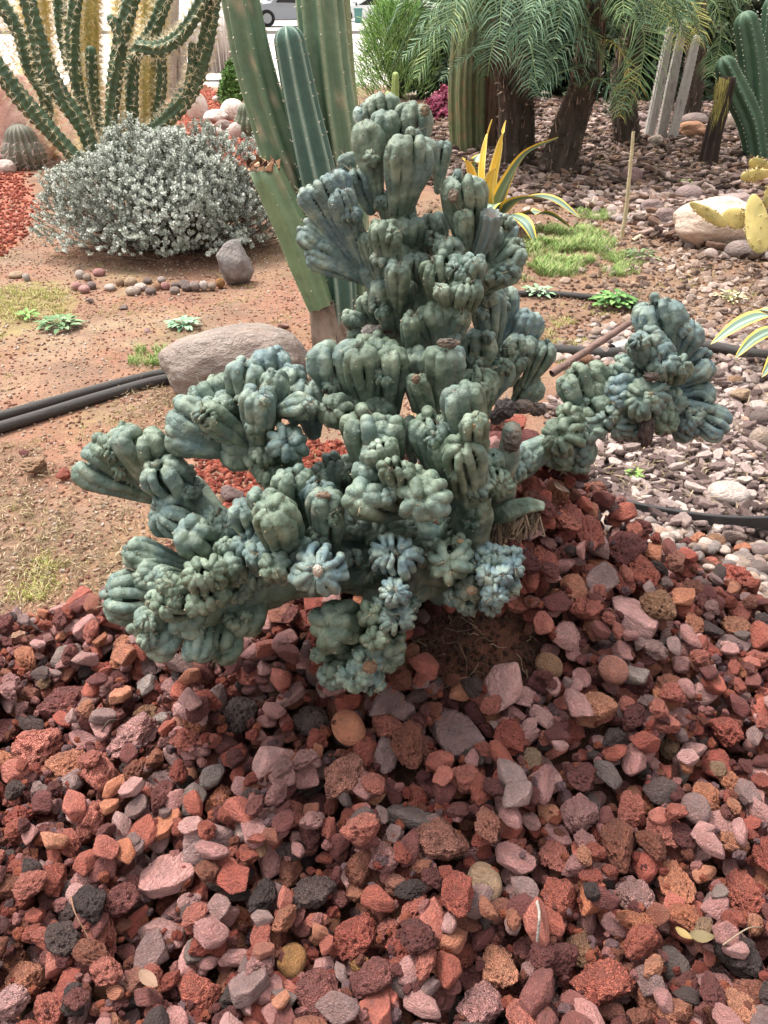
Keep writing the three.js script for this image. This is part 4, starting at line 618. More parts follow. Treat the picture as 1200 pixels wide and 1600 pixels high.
// ---------- other cacti and plants ----------
// ribbed fleshy column along a path of [point, radius]; returns body geometry and the places of its areoles
function column(P, ribs, depth, cols, step, opt = {}) {
  const c3 = new THREE.CatmullRomCurve3(P.map((q) => q[0]), false, 'centripetal'), len = c3.getLength(), n = Math.max(10, Math.round(len / (opt.seg ?? 0.05))), sides = ribs * (opt.fine ?? 6), pos = [], col = [], idx = [], are = [];
  const cc = cols.map(lin), tmp = new THREE.Color(); let U = null; const rows = [];
  for (let i = 0; i <= n; i++) rows.push([i / n, 1, 0]);
  if (!opt.open) for (let k = 1; k <= 5; k++) { const a = k / 5 * Math.PI / 2; rows.push([1, Math.max(0.02, Math.cos(a)), Math.sin(a)]); }
  let last = -1; const o = rnd() * 50;
  rows.forEach(([t, f, cap], j) => {
    const p = c3.getPointAt(t), d = c3.getTangentAt(t), k = t * (P.length - 1), k0 = Math.min(P.length - 2, Math.floor(k)), r0 = lerp(P[k0][1], P[k0 + 1][1], k - k0) * (1 + 0.05 * N3(t * len * 3, o, 2)) * (1 + (opt.knob ?? 0) * Math.cos(t * len / step * 6.2832)), r = r0 * f; p.addScaledVector(d, cap * r0 * 0.9);
    if (!U) U = (Math.abs(d.x) < 0.9 ? V(1, 0, 0) : V(0, 0, 1)).cross(d).normalize(); else U.addScaledVector(d, -U.dot(d)).normalize(); const W2 = d.clone().cross(U), seg = Math.floor(t * len / step);
    for (let s = 0; s < sides; s++) {
      const th = s / sides * 6.2832 + (opt.twist ?? 0) * t * len, rid = Math.cos(ribs * s / sides * 6.2832), e = r * (1 - depth + depth * (opt.sharp ? Math.pow(0.5 + 0.5 * rid, 0.7) * 2 - 1 : rid)), q = p.clone().addScaledVector(U, Math.cos(th) * e).addScaledVector(W2, Math.sin(th) * e);
      pos.push(q.x, q.y, q.z); const m = fbm(q.x * 9 + o, q.y * 6, q.z * 9, 3), sc = fbm(q.x * 16, q.y * 12 + o, q.z * 16, 3); tmp.copy(cc[0]).lerp(cc[1], cl(0.5 + m * 1.2)); if (cc[2]) tmp.lerp(cc[2], cl((sc - (opt.scar ?? 0.22)) * 7)); if (opt.ridge) tmp.lerp(lin(opt.ridge), cl((rid - 0.75) * 3)); col.push(tmp.r, tmp.g, tmp.b);
      if (s % (sides / ribs) === 0 && seg !== last && f > 0.3) are.push([q, q.clone().sub(p).normalize(), d.clone()]);
    }
    last = seg;
  });
  for (let j = 0; j + 1 < rows.length; j++) for (let s = 0; s < sides; s++) { const a = j * sides + s, b = j * sides + (s + 1) % sides; idx.push(a, b, a + sides, b, b + sides, a + sides); }
  if (opt.open) { const c = pos.length / 3, base = (rows.length - 1) * sides, q = c3.getPointAt(1); pos.push(q.x, q.y - P[P.length - 1][1] * 0.5, q.z); const k = lin('#6d4e38'); col.push(k.r, k.g, k.b); for (let s = 0; s < sides; s++) idx.push(base + s, base + (s + 1) % sides, c); }
  const g = new THREE.BufferGeometry(); g.setAttribute('position', new THREE.Float32BufferAttribute(pos, 3)); g.setAttribute('color', new THREE.Float32BufferAttribute(col, 3)); g.setIndex(idx); g.computeVertexNormals(); return { g: boxUV(g, 3), are };
}
const fleshMat = std({ vertexColors: true, map: C1(T.skinCol, 1), bumpMap: C1(T.skin, 1), bumpScale: 0.004, roughness: 0.6 }), bitsMat = std({ vertexColors: true, roughness: 0.85, side: THREE.DoubleSide }), leafMat = new THREE.MeshPhysicalMaterial({ vertexColors: true, roughness: 0.7, side: THREE.DoubleSide, transmission: 0, specularIntensity: 0.4 });
const pts = (list, h, k = 1) => list.map(([x, y, r, hh]) => { const p = at(x, y, hh ?? h); return [p, r * mpp(p) * k]; });
function spines(are, n, len, r, cols, spread = 0.8) { const B_ = new Bits(), cc = cols.map(lin); for (const [p, o, d] of are) for (let i = 0; i < n; i++) { const v = o.clone().add(V(rr_(-1, 1), rr_(-1, 1), rr_(-1, 1)).multiplyScalar(spread)).normalize(); B_.spike(p, p.clone().addScaledVector(v, len * rr_(0.5, 1)), r, pick(cc)); } return B_; }
function planted(t, name, res, mat, B_) { const m = put(name, res.g, mat, t); if (B_) { const s = put('spines', B_.geo(), bitsMat, m); s.userData.kind = 'stuff'; } return m; }
const local = (res, o) => { res.g.translate(-o.x, -o.y, -o.z); for (const a of res.are) a[0].sub(o); return res; };

{ // tall ribbed columns behind the crested cactus
  const o = onGround(522, 545), t = thing('columnar_cactus', 'tall green ribbed column cactus standing behind the crested cactus', 'cactus', o), h = -o.z, gr = ['#6a8566', '#7d9672', '#a9a184'], dk = ['#44645a', '#527264', '#6d8572'];
  const add = (list, hh, ribs, cols, opt) => { const r = local(column(pts(list, hh), ribs, 0.17, cols, 0.075, opt), o); planted(t, 'stem', r, fleshMat, spines(r.are, 3, 0.011, 0.0024, ['#d8d2bd', '#e4ddca', '#a79a82'], 0.7)); };
  add([[528, 560, 26], [520, 470, 28], [475, 330, 32], [430, 210, 33], [395, 90, 32], [366, -60, 32]], h, 7, ['#5a755c', '#708a6c', '#a59f86'], { scar: 0.12, twist: 0.2 });
  add([[535, 560, 22], [522, 400, 30], [490, 250, 32], [468, 150, 30], [452, 66, 26]], h - 0.08, 7, dk, { scar: 0.4, ridge: '#a9bfae' });
  add([[545, 560, 26], [545, 420, 34], [532, 280, 37], [512, 130, 39], [494, -60, 38]], h + 0.06, 8, ['#637f66', '#7b9678', '#a9a98c'], { scar: 0.22, ridge: '#a5b290' });
  add([[556, 560, 20], [556, 400, 24], [543, 240, 25], [532, 120, 24], [520, -60, 24]], h + 0.16, 7, ['#7a8d66', '#95a078', '#b5b08c'], { scar: 0.25 });
  const br = local(column(pts([[500, 478, 22], [482, 430, 27], [452, 350, 28], [412, 262, 26]], h - 0.16), 7, 0.1, ['#6c8664', '#7f9670', '#9c9676'], 0.075, { open: true, scar: 0.2 }), o); planted(t, 'broken_stem', br, fleshMat, spines(br.are, 3, 0.010, 0.0022, ['#d8d2bd', '#a79a82'], 0.7)).userData.label = 'broken stem with a torn brown hollow top';
  const B_ = new Bits(), c = at(412, 262, h - 0.16), s = mpp(c), cc = [lin('#5d4130'), lin('#8f6a4c'), lin('#43302a'), lin('#c09a7c')]; for (let i = 0; i < 26; i++) { const a = i / 26 * 6.28, q = c.clone().sub(o).add(V(Math.cos(a) * 25 * s, rr_(-4, 6) * s, Math.sin(a) * 25 * s)), e = V(-Math.sin(a), 0, Math.cos(a)).multiplyScalar(6 * s); B_.quad(q.clone().add(e), q.clone().sub(e), q.clone().add(V(rr_(-4, 4) * s, rr_(4, 16) * s, rr_(-4, 4) * s)).sub(e), q.clone().add(V(-Math.cos(a) * 8 * s, rr_(0, 9) * s, -Math.sin(a) * 8 * s)), pick(cc)); } put('torn_rim', B_.geo(), bitsMat, t);
  const base = local(column(pts([[522, 570, 36], [516, 520, 33], [504, 468, 25]], h - 0.1), 6, 0.12, ['#8d7a6c', '#a39184', '#6f5d50'], 0.5, { open: true, scar: 0.05 }), o); put('corky_base', base.g, fleshMat, t);
}
{ // spiny jointed stems at the upper left
  const o = onGround(190, 285), h0 = -o.z, t = thing('spiny_cactus', 'dark green spiny cactus with long jointed arms behind the silver bush', 'cactus', o);
  const arms = [[[[75, 200, 10], [70, 150, 11], [48, 110, 12], [30, 50, 12], [-10, -10, 12]], .25], [[[150, 250, 12], [132, 205, 13], [96, 150, 14], [75, 110, 14], [60, 60, 14], [38, -15, 14]], -.1], [[[135, 262, 12], [108, 235, 13], [70, 195, 14], [30, 150, 14], [-10, 95, 14]], -.3], [[[112, 110, 10], [98, 50, 11], [92, -20, 12]], .5], [[[150, 240, 9], [135, 190, 10], [120, 130, 10], [114, 60, 11], [120, -20, 11]], .3], [[[178, 250, 10], [174, 190, 11], [180, 120, 12], [190, 60, 13], [208, -15, 14]], 0], [[[190, 70, 9], [183, 44, 10], [174, 30, 8]], -.05], [[[210, 220, 10], [206, 150, 11], [210, 90, 11], [238, 50, 12], [262, -15, 12]], .25], [[[212, 74, 10], [250, 76, 12], [280, 58, 12], [302, 28, 12], [325, -20, 12]], -.25], [[[225, 215, 12], [262, 185, 13], [298, 140, 14], [320, 75, 14], [334, -20, 14]], -.15], [[[168, 230, 9], [148, 160, 9], [142, 80, 9]], .55], [[[290, 150, 5], [298, 110, 7], [300, 70, 6]], -.2], [[[245, 190, 9], [252, 130, 9], [246, 40, 10]], .7]];
  for (const [list, dh] of arms) { const r = local(column(pts(list, h0 + dh), 6, 0.16, ['#3f5741', '#526a4a', '#6d7a52'], 0.06, { sharp: true, scar: 0.3, twist: 1.2, fine: 5, knob: 0.09, seg: 0.014 }), o); planted(t, 'arm', r, fleshMat, spines(r.are, 8, 0.075, 0.0021, ['#efe6cc', '#f3ead4', '#dccb9f'], 0.95)); }
  [[[[140, 250, 15], [138, 100, 17], [136, -20, 17]], .9, 'golden spined column cactus among the dark spiny arms, left of centre'], [[[235, 250, 18], [238, 120, 19], [240, -20, 19]], .8, 'golden spined column cactus behind the horizontal spiny arm'], [[[188, 250, 14], [192, 130, 15], [196, -20, 15]], 1.3, 'golden spined column cactus half hidden behind the middle spiny arm'], [[[62, 230, 20], [58, 100, 22], [52, -20, 22]], 1.4, 'golden spined column cactus behind the leftmost spiny arms']].forEach(([list, dh, lab]) => { const P = pts(list, h0 + dh), q = P[0][0].clone(); q.y = 0; P[0][0].y = -0.05; const u = thing('golden_cactus', lab, 'cactus', q, 'golden spined cacti'), r = local(column(P, 10, 0.1, ['#a8a160', '#bdb06c'], 0.045, { fine: 4 }), q); planted(u, 'stem', r, fleshMat, spines(r.are, 12, 0.1, 0.0028, ['#e8d6a0', '#f0e4bd', '#d8b468', '#dfc88c'], 1)); });
}
{ // brown orange dry shrub at the left border
  const o = onGround(20, 235, 0).add(V(-0.1, 0, -1.2)), t = thing('dry_shrub', 'orange brown dry shrub behind the spiny cactus at the left border', 'shrub', o), B_ = new Bits(), cc = ['#a8743a', '#c08d4c', '#8a5f34', '#cfa566', '#b4b25e'].map(lin);
  for (let i = 0; i < 2600; i++) { const a = rnd() * 6.28, f = Math.sqrt(rnd()), y = rr_(0.1, 1.6), r = 0.75 * f, p = V(Math.cos(a) * r, y, Math.sin(a) * r), d = V(rr_(-1, 1), rr_(-0.2, 1.2), rr_(-1, 1)).normalize(); B_.spike(p, p.clone().addScaledVector(d, rr_(0.06, 0.16)), 0.004, pick(cc)); } tag(put('twigs', B_.geo(), bitsMat, t), null, null, null, 'stuff');
}
{ // small barrel cacti
  const barrel = (x, y, rpx, lab, cols, sp, ns, len) => { const o = onGround(x, y), r = rpx * mpp(o), t = thing('barrel_cactus', lab, 'cactus', o), q = [[V(0, -0.02, 0), r * 0.8], [V(0, r * 0.5, 0), r], [V(0, r, 0), r * 0.97], [V(0, r * 1.25, 0), r * 0.72]], res = column(q, 16, 0.1, cols, 0.05, { sharp: true, seg: 0.02, fine: 4 }); planted(t, 'body', res, fleshMat, spines(res.are, ns, len, 0.0016, sp, 0.95)); };
  barrel(42, 262, 33, 'small grey spiny barrel cactus beside the pink boulder', ['#6b6d62', '#7c7a6c'], ['#c9b5ac', '#e0d2c8', '#b99f97'], 6, 0.12);
  barrel(392, 214, 26, 'dark ribbed barrel cactus among white stones beside the column cactus', ['#55604c', '#68705a'], ['#b7ac90', '#d0c7ae'], 3, 0.04);
}
const leafShape = (B_, p, d, up, L, w, col, fold = 0.15) => { const s = d.clone().cross(up).normalize(), m = p.clone().addScaledVector(d, L * 0.5), n = up.clone().multiplyScalar(fold * w), e = p.clone().addScaledVector(d, L).addScaledVector(up, -L * 0.12); B_.quad(p, m.clone().addScaledVector(s, w).add(n), e, m, col); B_.quad(p, m, e, m.clone().addScaledVector(s, -w).add(n), col); };
function sprig(nl, L, w, cols, stem) { const B_ = new Bits(), cc = cols.map(lin); B_.tube([V(0, -stem, 0), V(0.004, 0, 0.002), V(0, stem * 0.5, 0)], 0.0022, 0.0012, lin('#5b5248'), 3); for (let i = 0; i < nl; i++) { const a = i * 2.4, y = lerp(-stem * 0.5, stem * 0.55, i / nl), e = lerp(0.1, 1.1, i / nl), d = V(Math.cos(a), e, Math.sin(a)).normalize(), up = V(-Math.cos(a) * e, 1, -Math.sin(a) * e).normalize(); leafShape(B_, V(0, y, 0), d, up, L * rr_(0.75, 1.15), w * rr_(0.8, 1.2), pick(cc)); } return B_.geo(); }
function instanced(name, g, mat, list, parent = scene) { const im = new THREE.InstancedMesh(g, mat, list.length), m4 = new THREE.Matrix4(); im.name = parent === scene ? numbered(name) : name; im.castShadow = im.receiveShadow = true; list.forEach(([p, q, s, c], i) => { im.setMatrixAt(i, m4.compose(p, q, typeof s === 'number' ? V(s, s, s) : s)); if (c) im.setColorAt(i, c); }); im.userData.kind = 'stuff'; parent.add(im); return im; }
const turnTo = (d, roll = rnd() * 6.28) => new THREE.Quaternion().setFromUnitVectors(V(0, 1, 0), d).multiply(new THREE.Quaternion().setFromAxisAngle(V(0, 1, 0), roll));
function dome(o, rx, ry, rz, n, sz, cols, lump, y0 = 0) { const deep = 0.4; const list = [], cc = cols.map(lin); for (let i = 0; i < n; i++) { const a = rnd() * 6.283, y = lerp(y0, 1, Math.pow(rnd(), 0.8)), r = Math.sqrt(1 - y * y), v = V(Math.cos(a) * r, y, Math.sin(a) * r), k = (1 - deep * Math.pow(rnd(), 2.2)) * (1 + lump * fbm(v.x * 2.2 + o.x, v.y * 2.2, v.z * 2.2 + o.z, 3)); const d = v.clone().multiplyScalar(0.8).add(V(rr_(-0.5, 0.5), rr_(0, 0.8), rr_(-0.5, 0.5))).normalize(); list.push([V(v.x * k * rx, v.y * k * ry + 0.03, v.z * k * rz), turnTo(d), rr_(0.75, 1.25) * sz, pick(cc).clone().multiplyScalar(rr_(0.85, 1.1))]); } return list; }
{ // the silver bush
  const f = onGround(240, 425), o = f.clone().add(V(0, 0, -0.62)), t = thing('silver_bush', 'rounded bush with small silver grey leaves between the columns and the spiny cactus', 'bush', o), rx = 192 * mpp(o), ry = 235 * mpp(o) * 0.7;
  for (const k of [0, 1]) instanced('foliage', sprig(11, 0.021, 0.0085, ['#bfc4bb', '#cccfc8', '#a8aea5', '#d4d7d0', '#979d95'], 0.035), leafMat, dome(V(0, 0, 0), rx, ry, 0.66, 3400, rr_(0.85, 0.9), ['#ffffff', '#eef0ec', '#dfe2dd'], 0.5, 0.1), t);
  const B_ = new Bits(), tw = [lin('#4a4038'), lin('#665a4f'), lin('#8d8378')]; for (let i = 0; i < 420; i++) { const a = rnd() * 6.28, y = rr_(0.02, 0.9), R = Math.sqrt(1 - y * y) * rr_(0.75, 0.98), e = V(Math.cos(a) * R * rx, y * ry * 0.95, Math.sin(a) * R * 0.62); B_.tube([V(rr_(-0.25, 0.25), 0, rr_(-0.12, 0.12)), e.clone().multiplyScalar(0.55).add(V(0, -0.05, 0)), e], 0.006, 0.002, pick(tw), 3); } tag(put('twigs', B_.geo(), bitsMat, t), null, null, null, 'stuff');
}
{ // clipped green shrub, pale tuft, pencil bush, red ground plant
  let o = onGround(374, 166), t = thing('round_shrub', 'small clipped light green shrub among the white stones', 'shrub', o), r = 30 * mpp(o); instanced('foliage', sprig(9, 0.035, 0.012, ['#6d9150', '#83a860', '#577a45'], 0.04), leafMat, dome(o, r, r * 2.0, r, 900, 1.2, ['#ffffff', '#d8e0c8'], 0.3), t);
  o = onGround(345, 112); t = thing('pale_tuft', 'pale grey dry grass tuft left of the tall columns', 'grass', o); { const B_ = new Bits(), cc = ['#b9ada6', '#cfc4bc', '#9d8f88', '#e0d7d0'].map(lin); for (let i = 0; i < 1100; i++) { const a = rnd() * 6.28, f = Math.sqrt(rnd()) * 0.5, p = V(Math.cos(a) * f * 1.2, 0, Math.sin(a) * f), d = V(Math.cos(a) * f, 1.6, Math.sin(a) * f).normalize(); B_.spike(p, p.clone().addScaledVector(d, rr_(0.5, 1.25)), 0.012, pick(cc)); } tag(put('blades', B_.geo(), bitsMat, t), null, null, null, 'stuff'); }
  o = onGround(624, 152); t = thing('pencil_bush', 'big soft bush of thin light green pencil stems near the street', 'bush', o); { const B_ = new Bits(), cc = ['#7fa45c', '#93b86c', '#668a4f', '#4f7345', '#a4c47e'].map(lin), rx = 68 * mpp(o), H = 1.3; for (let i = 0; i < 4200; i++) { const a = rnd() * 6.28, y = Math.pow(rnd(), 0.75), R = Math.sqrt(Math.max(0, 1 - (y * 0.9) ** 2)) * Math.sqrt(rnd()), k = 1 + 0.3 * fbm(a * 1.5, y * 3, 1, 2), p = V(Math.cos(a) * R * rx * k, y * H, Math.sin(a) * R * rx * k), d = V(Math.cos(a) * R + rr_(-0.6, 0.6), rr_(0.2, 1.4), Math.sin(a) * R + rr_(-0.6, 0.6)).normalize(), L = rr_(0.1, 0.26), m = p.clone().addScaledVector(d, L * 0.5).add(V(rr_(-0.02, 0.02), 0, rr_(-0.02, 0.02))); B_.tube([p, m, p.clone().addScaledVector(d, L)], 0.006, 0.0035, pick(cc), 3); } tag(put('foliage', B_.geo(), bitsMat, t), null, null, null, 'stuff'); const C = new Bits(); for (let i = 0; i < 26; i++) { const a = i * 2.4, e = V(Math.cos(a) * rr_(0.2, 0.6), rr_(0.5, 1.1), Math.sin(a) * rr_(0.2, 0.6)); C.tube([V(0, -0.02, 0), e.clone().multiplyScalar(0.5).add(V(0, -0.1, 0)), e], 0.022, 0.01, lin('#5d6b45'), 5); } put('stems', C.geo(), bitsMat, t); }
  o = onGround(700, 188); t = thing('magenta_plant', 'low magenta pink bougainvillea plant beside the ribbed column clump', 'plant', o); instanced('blossoms', sprig(8, 0.05, 0.024, ['#9a4661', '#ab5872', '#813a52', '#b87488'], 0.05), leafMat, dome(o, 0.33, 0.34, 0.33, 420, 1.0, ['#ffffff', '#e8d0d8'], 0.35), t);
  o = onGround(614, 200); t = thing('young_cactus', 'small pale green young column cactus in front of the pencil bush', 'cactus', o); const h = -o.z; for (const l of [[[616, 200, 7], [617, 160, 7.5], [618, 118, 6]], [[608, 205, 6], [606, 170, 6.5], [606, 148, 5.5]], [[624, 205, 5], [625, 190, 5], [626, 178, 4.5]]]) { const rs = local(column(pts(l, h), 6, 0.12, ['#8ba35c', '#a3b970'], 0.06, { seg: 0.03, fine: 4 }), o); planted(t, 'stem', rs, fleshMat, spines(rs.are, 2, 0.012, 0.002, ['#d8d2bd'], 0.7)); }
}
{ // clump of brown green ribbed columns
  const o = onGround(735, 240), h = -o.z, t = thing('column_clump', 'clump of upright ribbed columns, brown and green, beside the palms', 'cactus', o); const B1 = ['#5f6a48', '#76805a', '#8a7656'], B2 = ['#6b5140', '#5a4536', '#7f6650'];
  [[[714, 238, 11], [712, 150, 12], [716, 70, 12], [722, -30, 12]], [[728, 242, 13], [726, 150, 14], [730, 60, 14], [734, -30, 14]], [[744, 244, 13], [744, 150, 14], [748, 60, 14], [752, -30, 14]], [[760, 240, 12], [764, 150, 13], [770, 60, 13], [778, -30, 13]], [[778, 236, 11], [784, 150, 12], [790, 60, 12], [798, -30, 12]]].forEach((l, i) => { const r = local(column(pts(l, h + [0.1, 0, 0.05, 0.12, 0.2][i]), 8, 0.14, i < 3 ? B1 : B2, 0.08, { scar: i < 3 ? 0.12 : 0.3, fine: 5 }), o); planted(t, 'stem', r, fleshMat, spines(r.are, 1, 0.01, 0.002, ['#b7ac90'], 0.7)); });
}
{ // white felted columns
  const o = onGround(1035, 220), h = -o.z, t = thing('white_column_cactus', 'three leaning whitish grey cactus columns among the round stones', 'cactus', o);
  [[[1012, 219, 8], [1030, 134, 8.5], [1047, 48, 6.5]], [[1032, 217, 8], [1050, 127, 8.5], [1068, 38, 6.5]], [[1049, 219, 7.5], [1069, 140, 8], [1088, 61, 6.5]]].forEach((l, i) => { const r = local(column(pts(l, h + [0.05, 0.1, 0][i]), 12, 0.05, ['#b9b3ad', '#cdc8c2', '#8b8580'], 0.05, { scar: 0.2, fine: 4 }), o); planted(t, 'stem', r, fleshMat, spines(r.are, 3, 0.02, 0.0014, ['#dcd7d0', '#c4beb8'], 0.9)); });
}
{ // dark green columns at the right border
  const o = onGround(1180, 250), h = -o.z, t = thing('dark_column_cactus', 'dark green column cactus with white dotted ribs near the right border', 'cactus', o), c = ['#3f5c47', '#4f6d52', '#6d7f62'];
  [[[1183, 252, 17], [1172, 190, 19], [1150, 140, 20], [1134, 104, 17]], [[1180, 252, 18], [1180, 150, 22], [1174, 80, 22], [1166, 36, 19]], [[1192, 252, 18], [1200, 150, 21], [1206, 60, 20], [1210, 10, 18]]].forEach((l, i) => { const r = local(column(pts(l, h + [-0.05, 0.1, 0.2][i]), 7, 0.15, c, 0.055, { scar: 0.45, sharp: true }), o); planted(t, 'stem', r, fleshMat, spines(r.are, 4, 0.016, 0.0032, ['#e4e0d2', '#d0cbb8'], 0.8)); });
}
// palms
const frondCols = [['#4f6b54', '#637e63', '#415b47', '#7a9477'], ['#5b7750', '#718b5b', '#879b69', '#4c6847'], ['#9aa05a', '#b5ad62', '#7d8f52', '#c2b673']];
function frond(P, kind, o, W2 = 0.27) { // arching midrib with drooping leaflets
  const B_ = new Bits(), c3 = new THREE.CatmullRomCurve3(P, false, 'centripetal'), L = c3.getLength(), n = Math.round(L / 0.029), cc = frondCols[kind].map(lin), q = c3.getPoints(14).map((v) => v.clone().sub(o)); B_.tube(q, 0.012, 0.003, lin(kind === 2 ? '#a39a5a' : '#6d7f56'), 4);
  for (let i = 3; i < n; i++) { const t = i / n, p = c3.getPointAt(t).sub(o), d = c3.getTangentAt(t), s = d.clone().cross(V(0, 1, 0)).normalize(), u = s.clone().cross(d).normalize(), w = W2 * 1.3 * Math.pow(Math.sin(Math.PI * (0.12 + 0.84 * t)), 0.7); for (const k of [-1, 1]) { const dir = s.clone().multiplyScalar(k * rr_(0.8, 1)).addScaledVector(d, rr_(0.45, 0.75)).addScaledVector(u, rr_(0.05, 0.4)).normalize(), len = w * rr_(0.85, 1.12), a = p.clone(), b = p.clone().addScaledVector(dir, len * 0.5).add(V(0, -0.03 * len, 0)), e = p.clone().addScaledVector(dir, len * 0.92).add(V(0, -0.38 * len, 0)), h = d.clone().multiplyScalar(0.0048), col = pick(cc); B_.quad(a.clone().sub(h), a.clone().add(h), b.clone().addScaledVector(h, 1.2), b.clone().addScaledVector(h, -1.2), col); B_.tri(b.clone().addScaledVector(h, -1.2), b.clone().addScaledVector(h, 1.2), e, col); } }
  return B_.geo();
}
function palm(label, trunk, crownPx, ch, nf, directed, seedKinds) {
  const P = pts(trunk, 0), o = P[0][0].clone(); o.y = 0; P[0][0].y = -0.05; const t = thing('palm_tree', label, 'palm', o, 'pygmy date palms');
  const r = local(column(P, 9, 0.12, ['#5b4e45', '#75665a', '#473c35'], 9, { open: true, fine: 4, scar: 0.2 }), o), tr = put('trunk', r.g, std({ vertexColors: true, bumpMap: C1(T.pits, 3), bumpScale: 0.03, roughness: 1 }), t), B_ = new Bits(), cc = ['#63544a', '#857264', '#9c8878', '#453a33'].map(lin), c3 = new THREE.CatmullRomCurve3(P.map((q) => q[0].clone().sub(o)));
  for (let i = 0; i < 520; i++) { const u = rnd(), p = c3.getPoint(u), k = u * (P.length - 1), k0 = Math.min(P.length - 2, Math.floor(k)), R = lerp(P[k0][1], P[k0 + 1][1], k - k0), a = rnd() * 6.28, e = V(Math.cos(a), 0, Math.sin(a)), q = p.clone().addScaledVector(e, R * 0.92); B_.spike(q, q.clone().addScaledVector(e, rr_(0.01, 0.05)).add(V(0, u > 0.6 ? rr_(-0.3, 0.02) : rr_(-0.02, 0.1), 0)), rr_(0.006, 0.016), pick(cc)); }
  tag(put('leaf_stubs', B_.geo(), bitsMat, tr), null, null, null, 'stuff');
  const c = at(crownPx[0], crownPx[1], ch);
  for (let i = 0; i < nf; i++) { const a = i * 2.399 + rnd() * 0.5, up = rr_(-0.15, 0.75), L = rr_(0.85, 1.25), d = V(Math.cos(a), 0, Math.sin(a)), b = c.clone().addScaledVector(d, 0.06).add(V(0, rr_(-0.1, 0.05), 0)), m = c.clone().addScaledVector(d, L * 0.5).add(V(0, up * 0.45 + 0.05, 0)), e = c.clone().addScaledVector(d, L * 0.95).add(V(0, up * 0.5 - 0.55, 0)); put('frond', frond([b, m, e], pick(seedKinds), o), leafMat, t); }
  for (const [l, k, w] of directed) put('frond', frond(l.map(([x, y, dh]) => at(x, y, ch + (dh ?? 0))), k, o, w), leafMat, t);
}
palm('palm with dark brown leaning trunk and green fronds above the pebble bed', [[868, 258, 32, 8.6], [884, 215, 26, 8.6], [912, 130, 22, 8.6], [926, 40, 20, 8.6], [930, -40, 20, 8.6]], [925, -35], 8.6, 20, [[[[930, 40], [893, 62, -0.3], [862, 92, -0.5], [845, 130, -0.6]], 0, 0.3], [[[930, 20], [976, 18, -0.4], [1006, 52, -0.6], [1000, 120, -0.7], [985, 175, -0.7]], 1, 0.3], [[[925, 100], [890, 108, -0.4], [850, 128, -0.6], [838, 152, -0.7]], 0, 0.26], [[[935, 60], [962, 70, -0.2], [982, 110, -0.3], [968, 185, -0.4]], 2, 0.2], [[[900, 150], [930, 122, -0.3], [958, 140, -0.5], [968, 178, -0.6]], 0, 0.28], [[[930, 10], [890, -6, -0.4], [842, 20, -0.7], [822, 66, -0.8]], 0, 0.32]], [0, 0, 1]);
palm('palm with shaggy brown trunk behind the ribbed column clump', [[808, 238, 30, 8.9], [806, 170, 28, 8.9], [800, 90, 26, 8.9], [796, 0, 24, 8.9]], [780, 2], 8.7, 18, [[[[775, 20], [722, 34, -0.4], [670, 52, -0.6], [628, 92, -0.7]], 0, 0.24], [[[775, 10], [740, -8, -0.3], [690, 8, -0.5], [650, 48, -0.6]], 0, 0.26], [[[790, 40], [776, 52, -0.5], [766, 90, -0.7], [762, 120, -0.7]], 0, 0.28], [[[810, 40], [830, 60, -0.5], [832, 95, -0.7], [826, 140, -0.8]], 0, 0.25], [[[770, 60], [742, 82, -0.4], [712, 100, -0.5], [688, 128, -0.6]], 0, 0.16]], [0, 0, 1]);
palm('palm behind the white columns with yellowing fronds', [[985, 205, 22, 10.2], [975, 120, 20, 10.2], [1000, 20, 18, 10.2], [1010, -50, 18, 10.2]], [1010, -40], 10, 13, [[[[1010, 0], [1040, 8, -0.5], [1060, 40, -0.8], [1062, 80, -0.9]], 2, 0.26], [[[1010, -10], [1070, -6, -0.3], [1092, 30, -0.5], [1088, 70, -0.6]], 2, 0.24]], [0, 1, 1]);
palm('palm with thin brown trunk at the back right of the stone bed', [[1080, 176, 16, 12.5], [1086, 100, 15, 12.5], [1090, 0, 15, 12.5], [1092, -60, 15, 12.5]], [1092, -40], 12.3, 11, [[[[1092, -10], [1120, 10, -0.3], [1126, 60, -0.4], [1112, 120, -0.5]], 1, 0.3]], [0, 1, 2]);
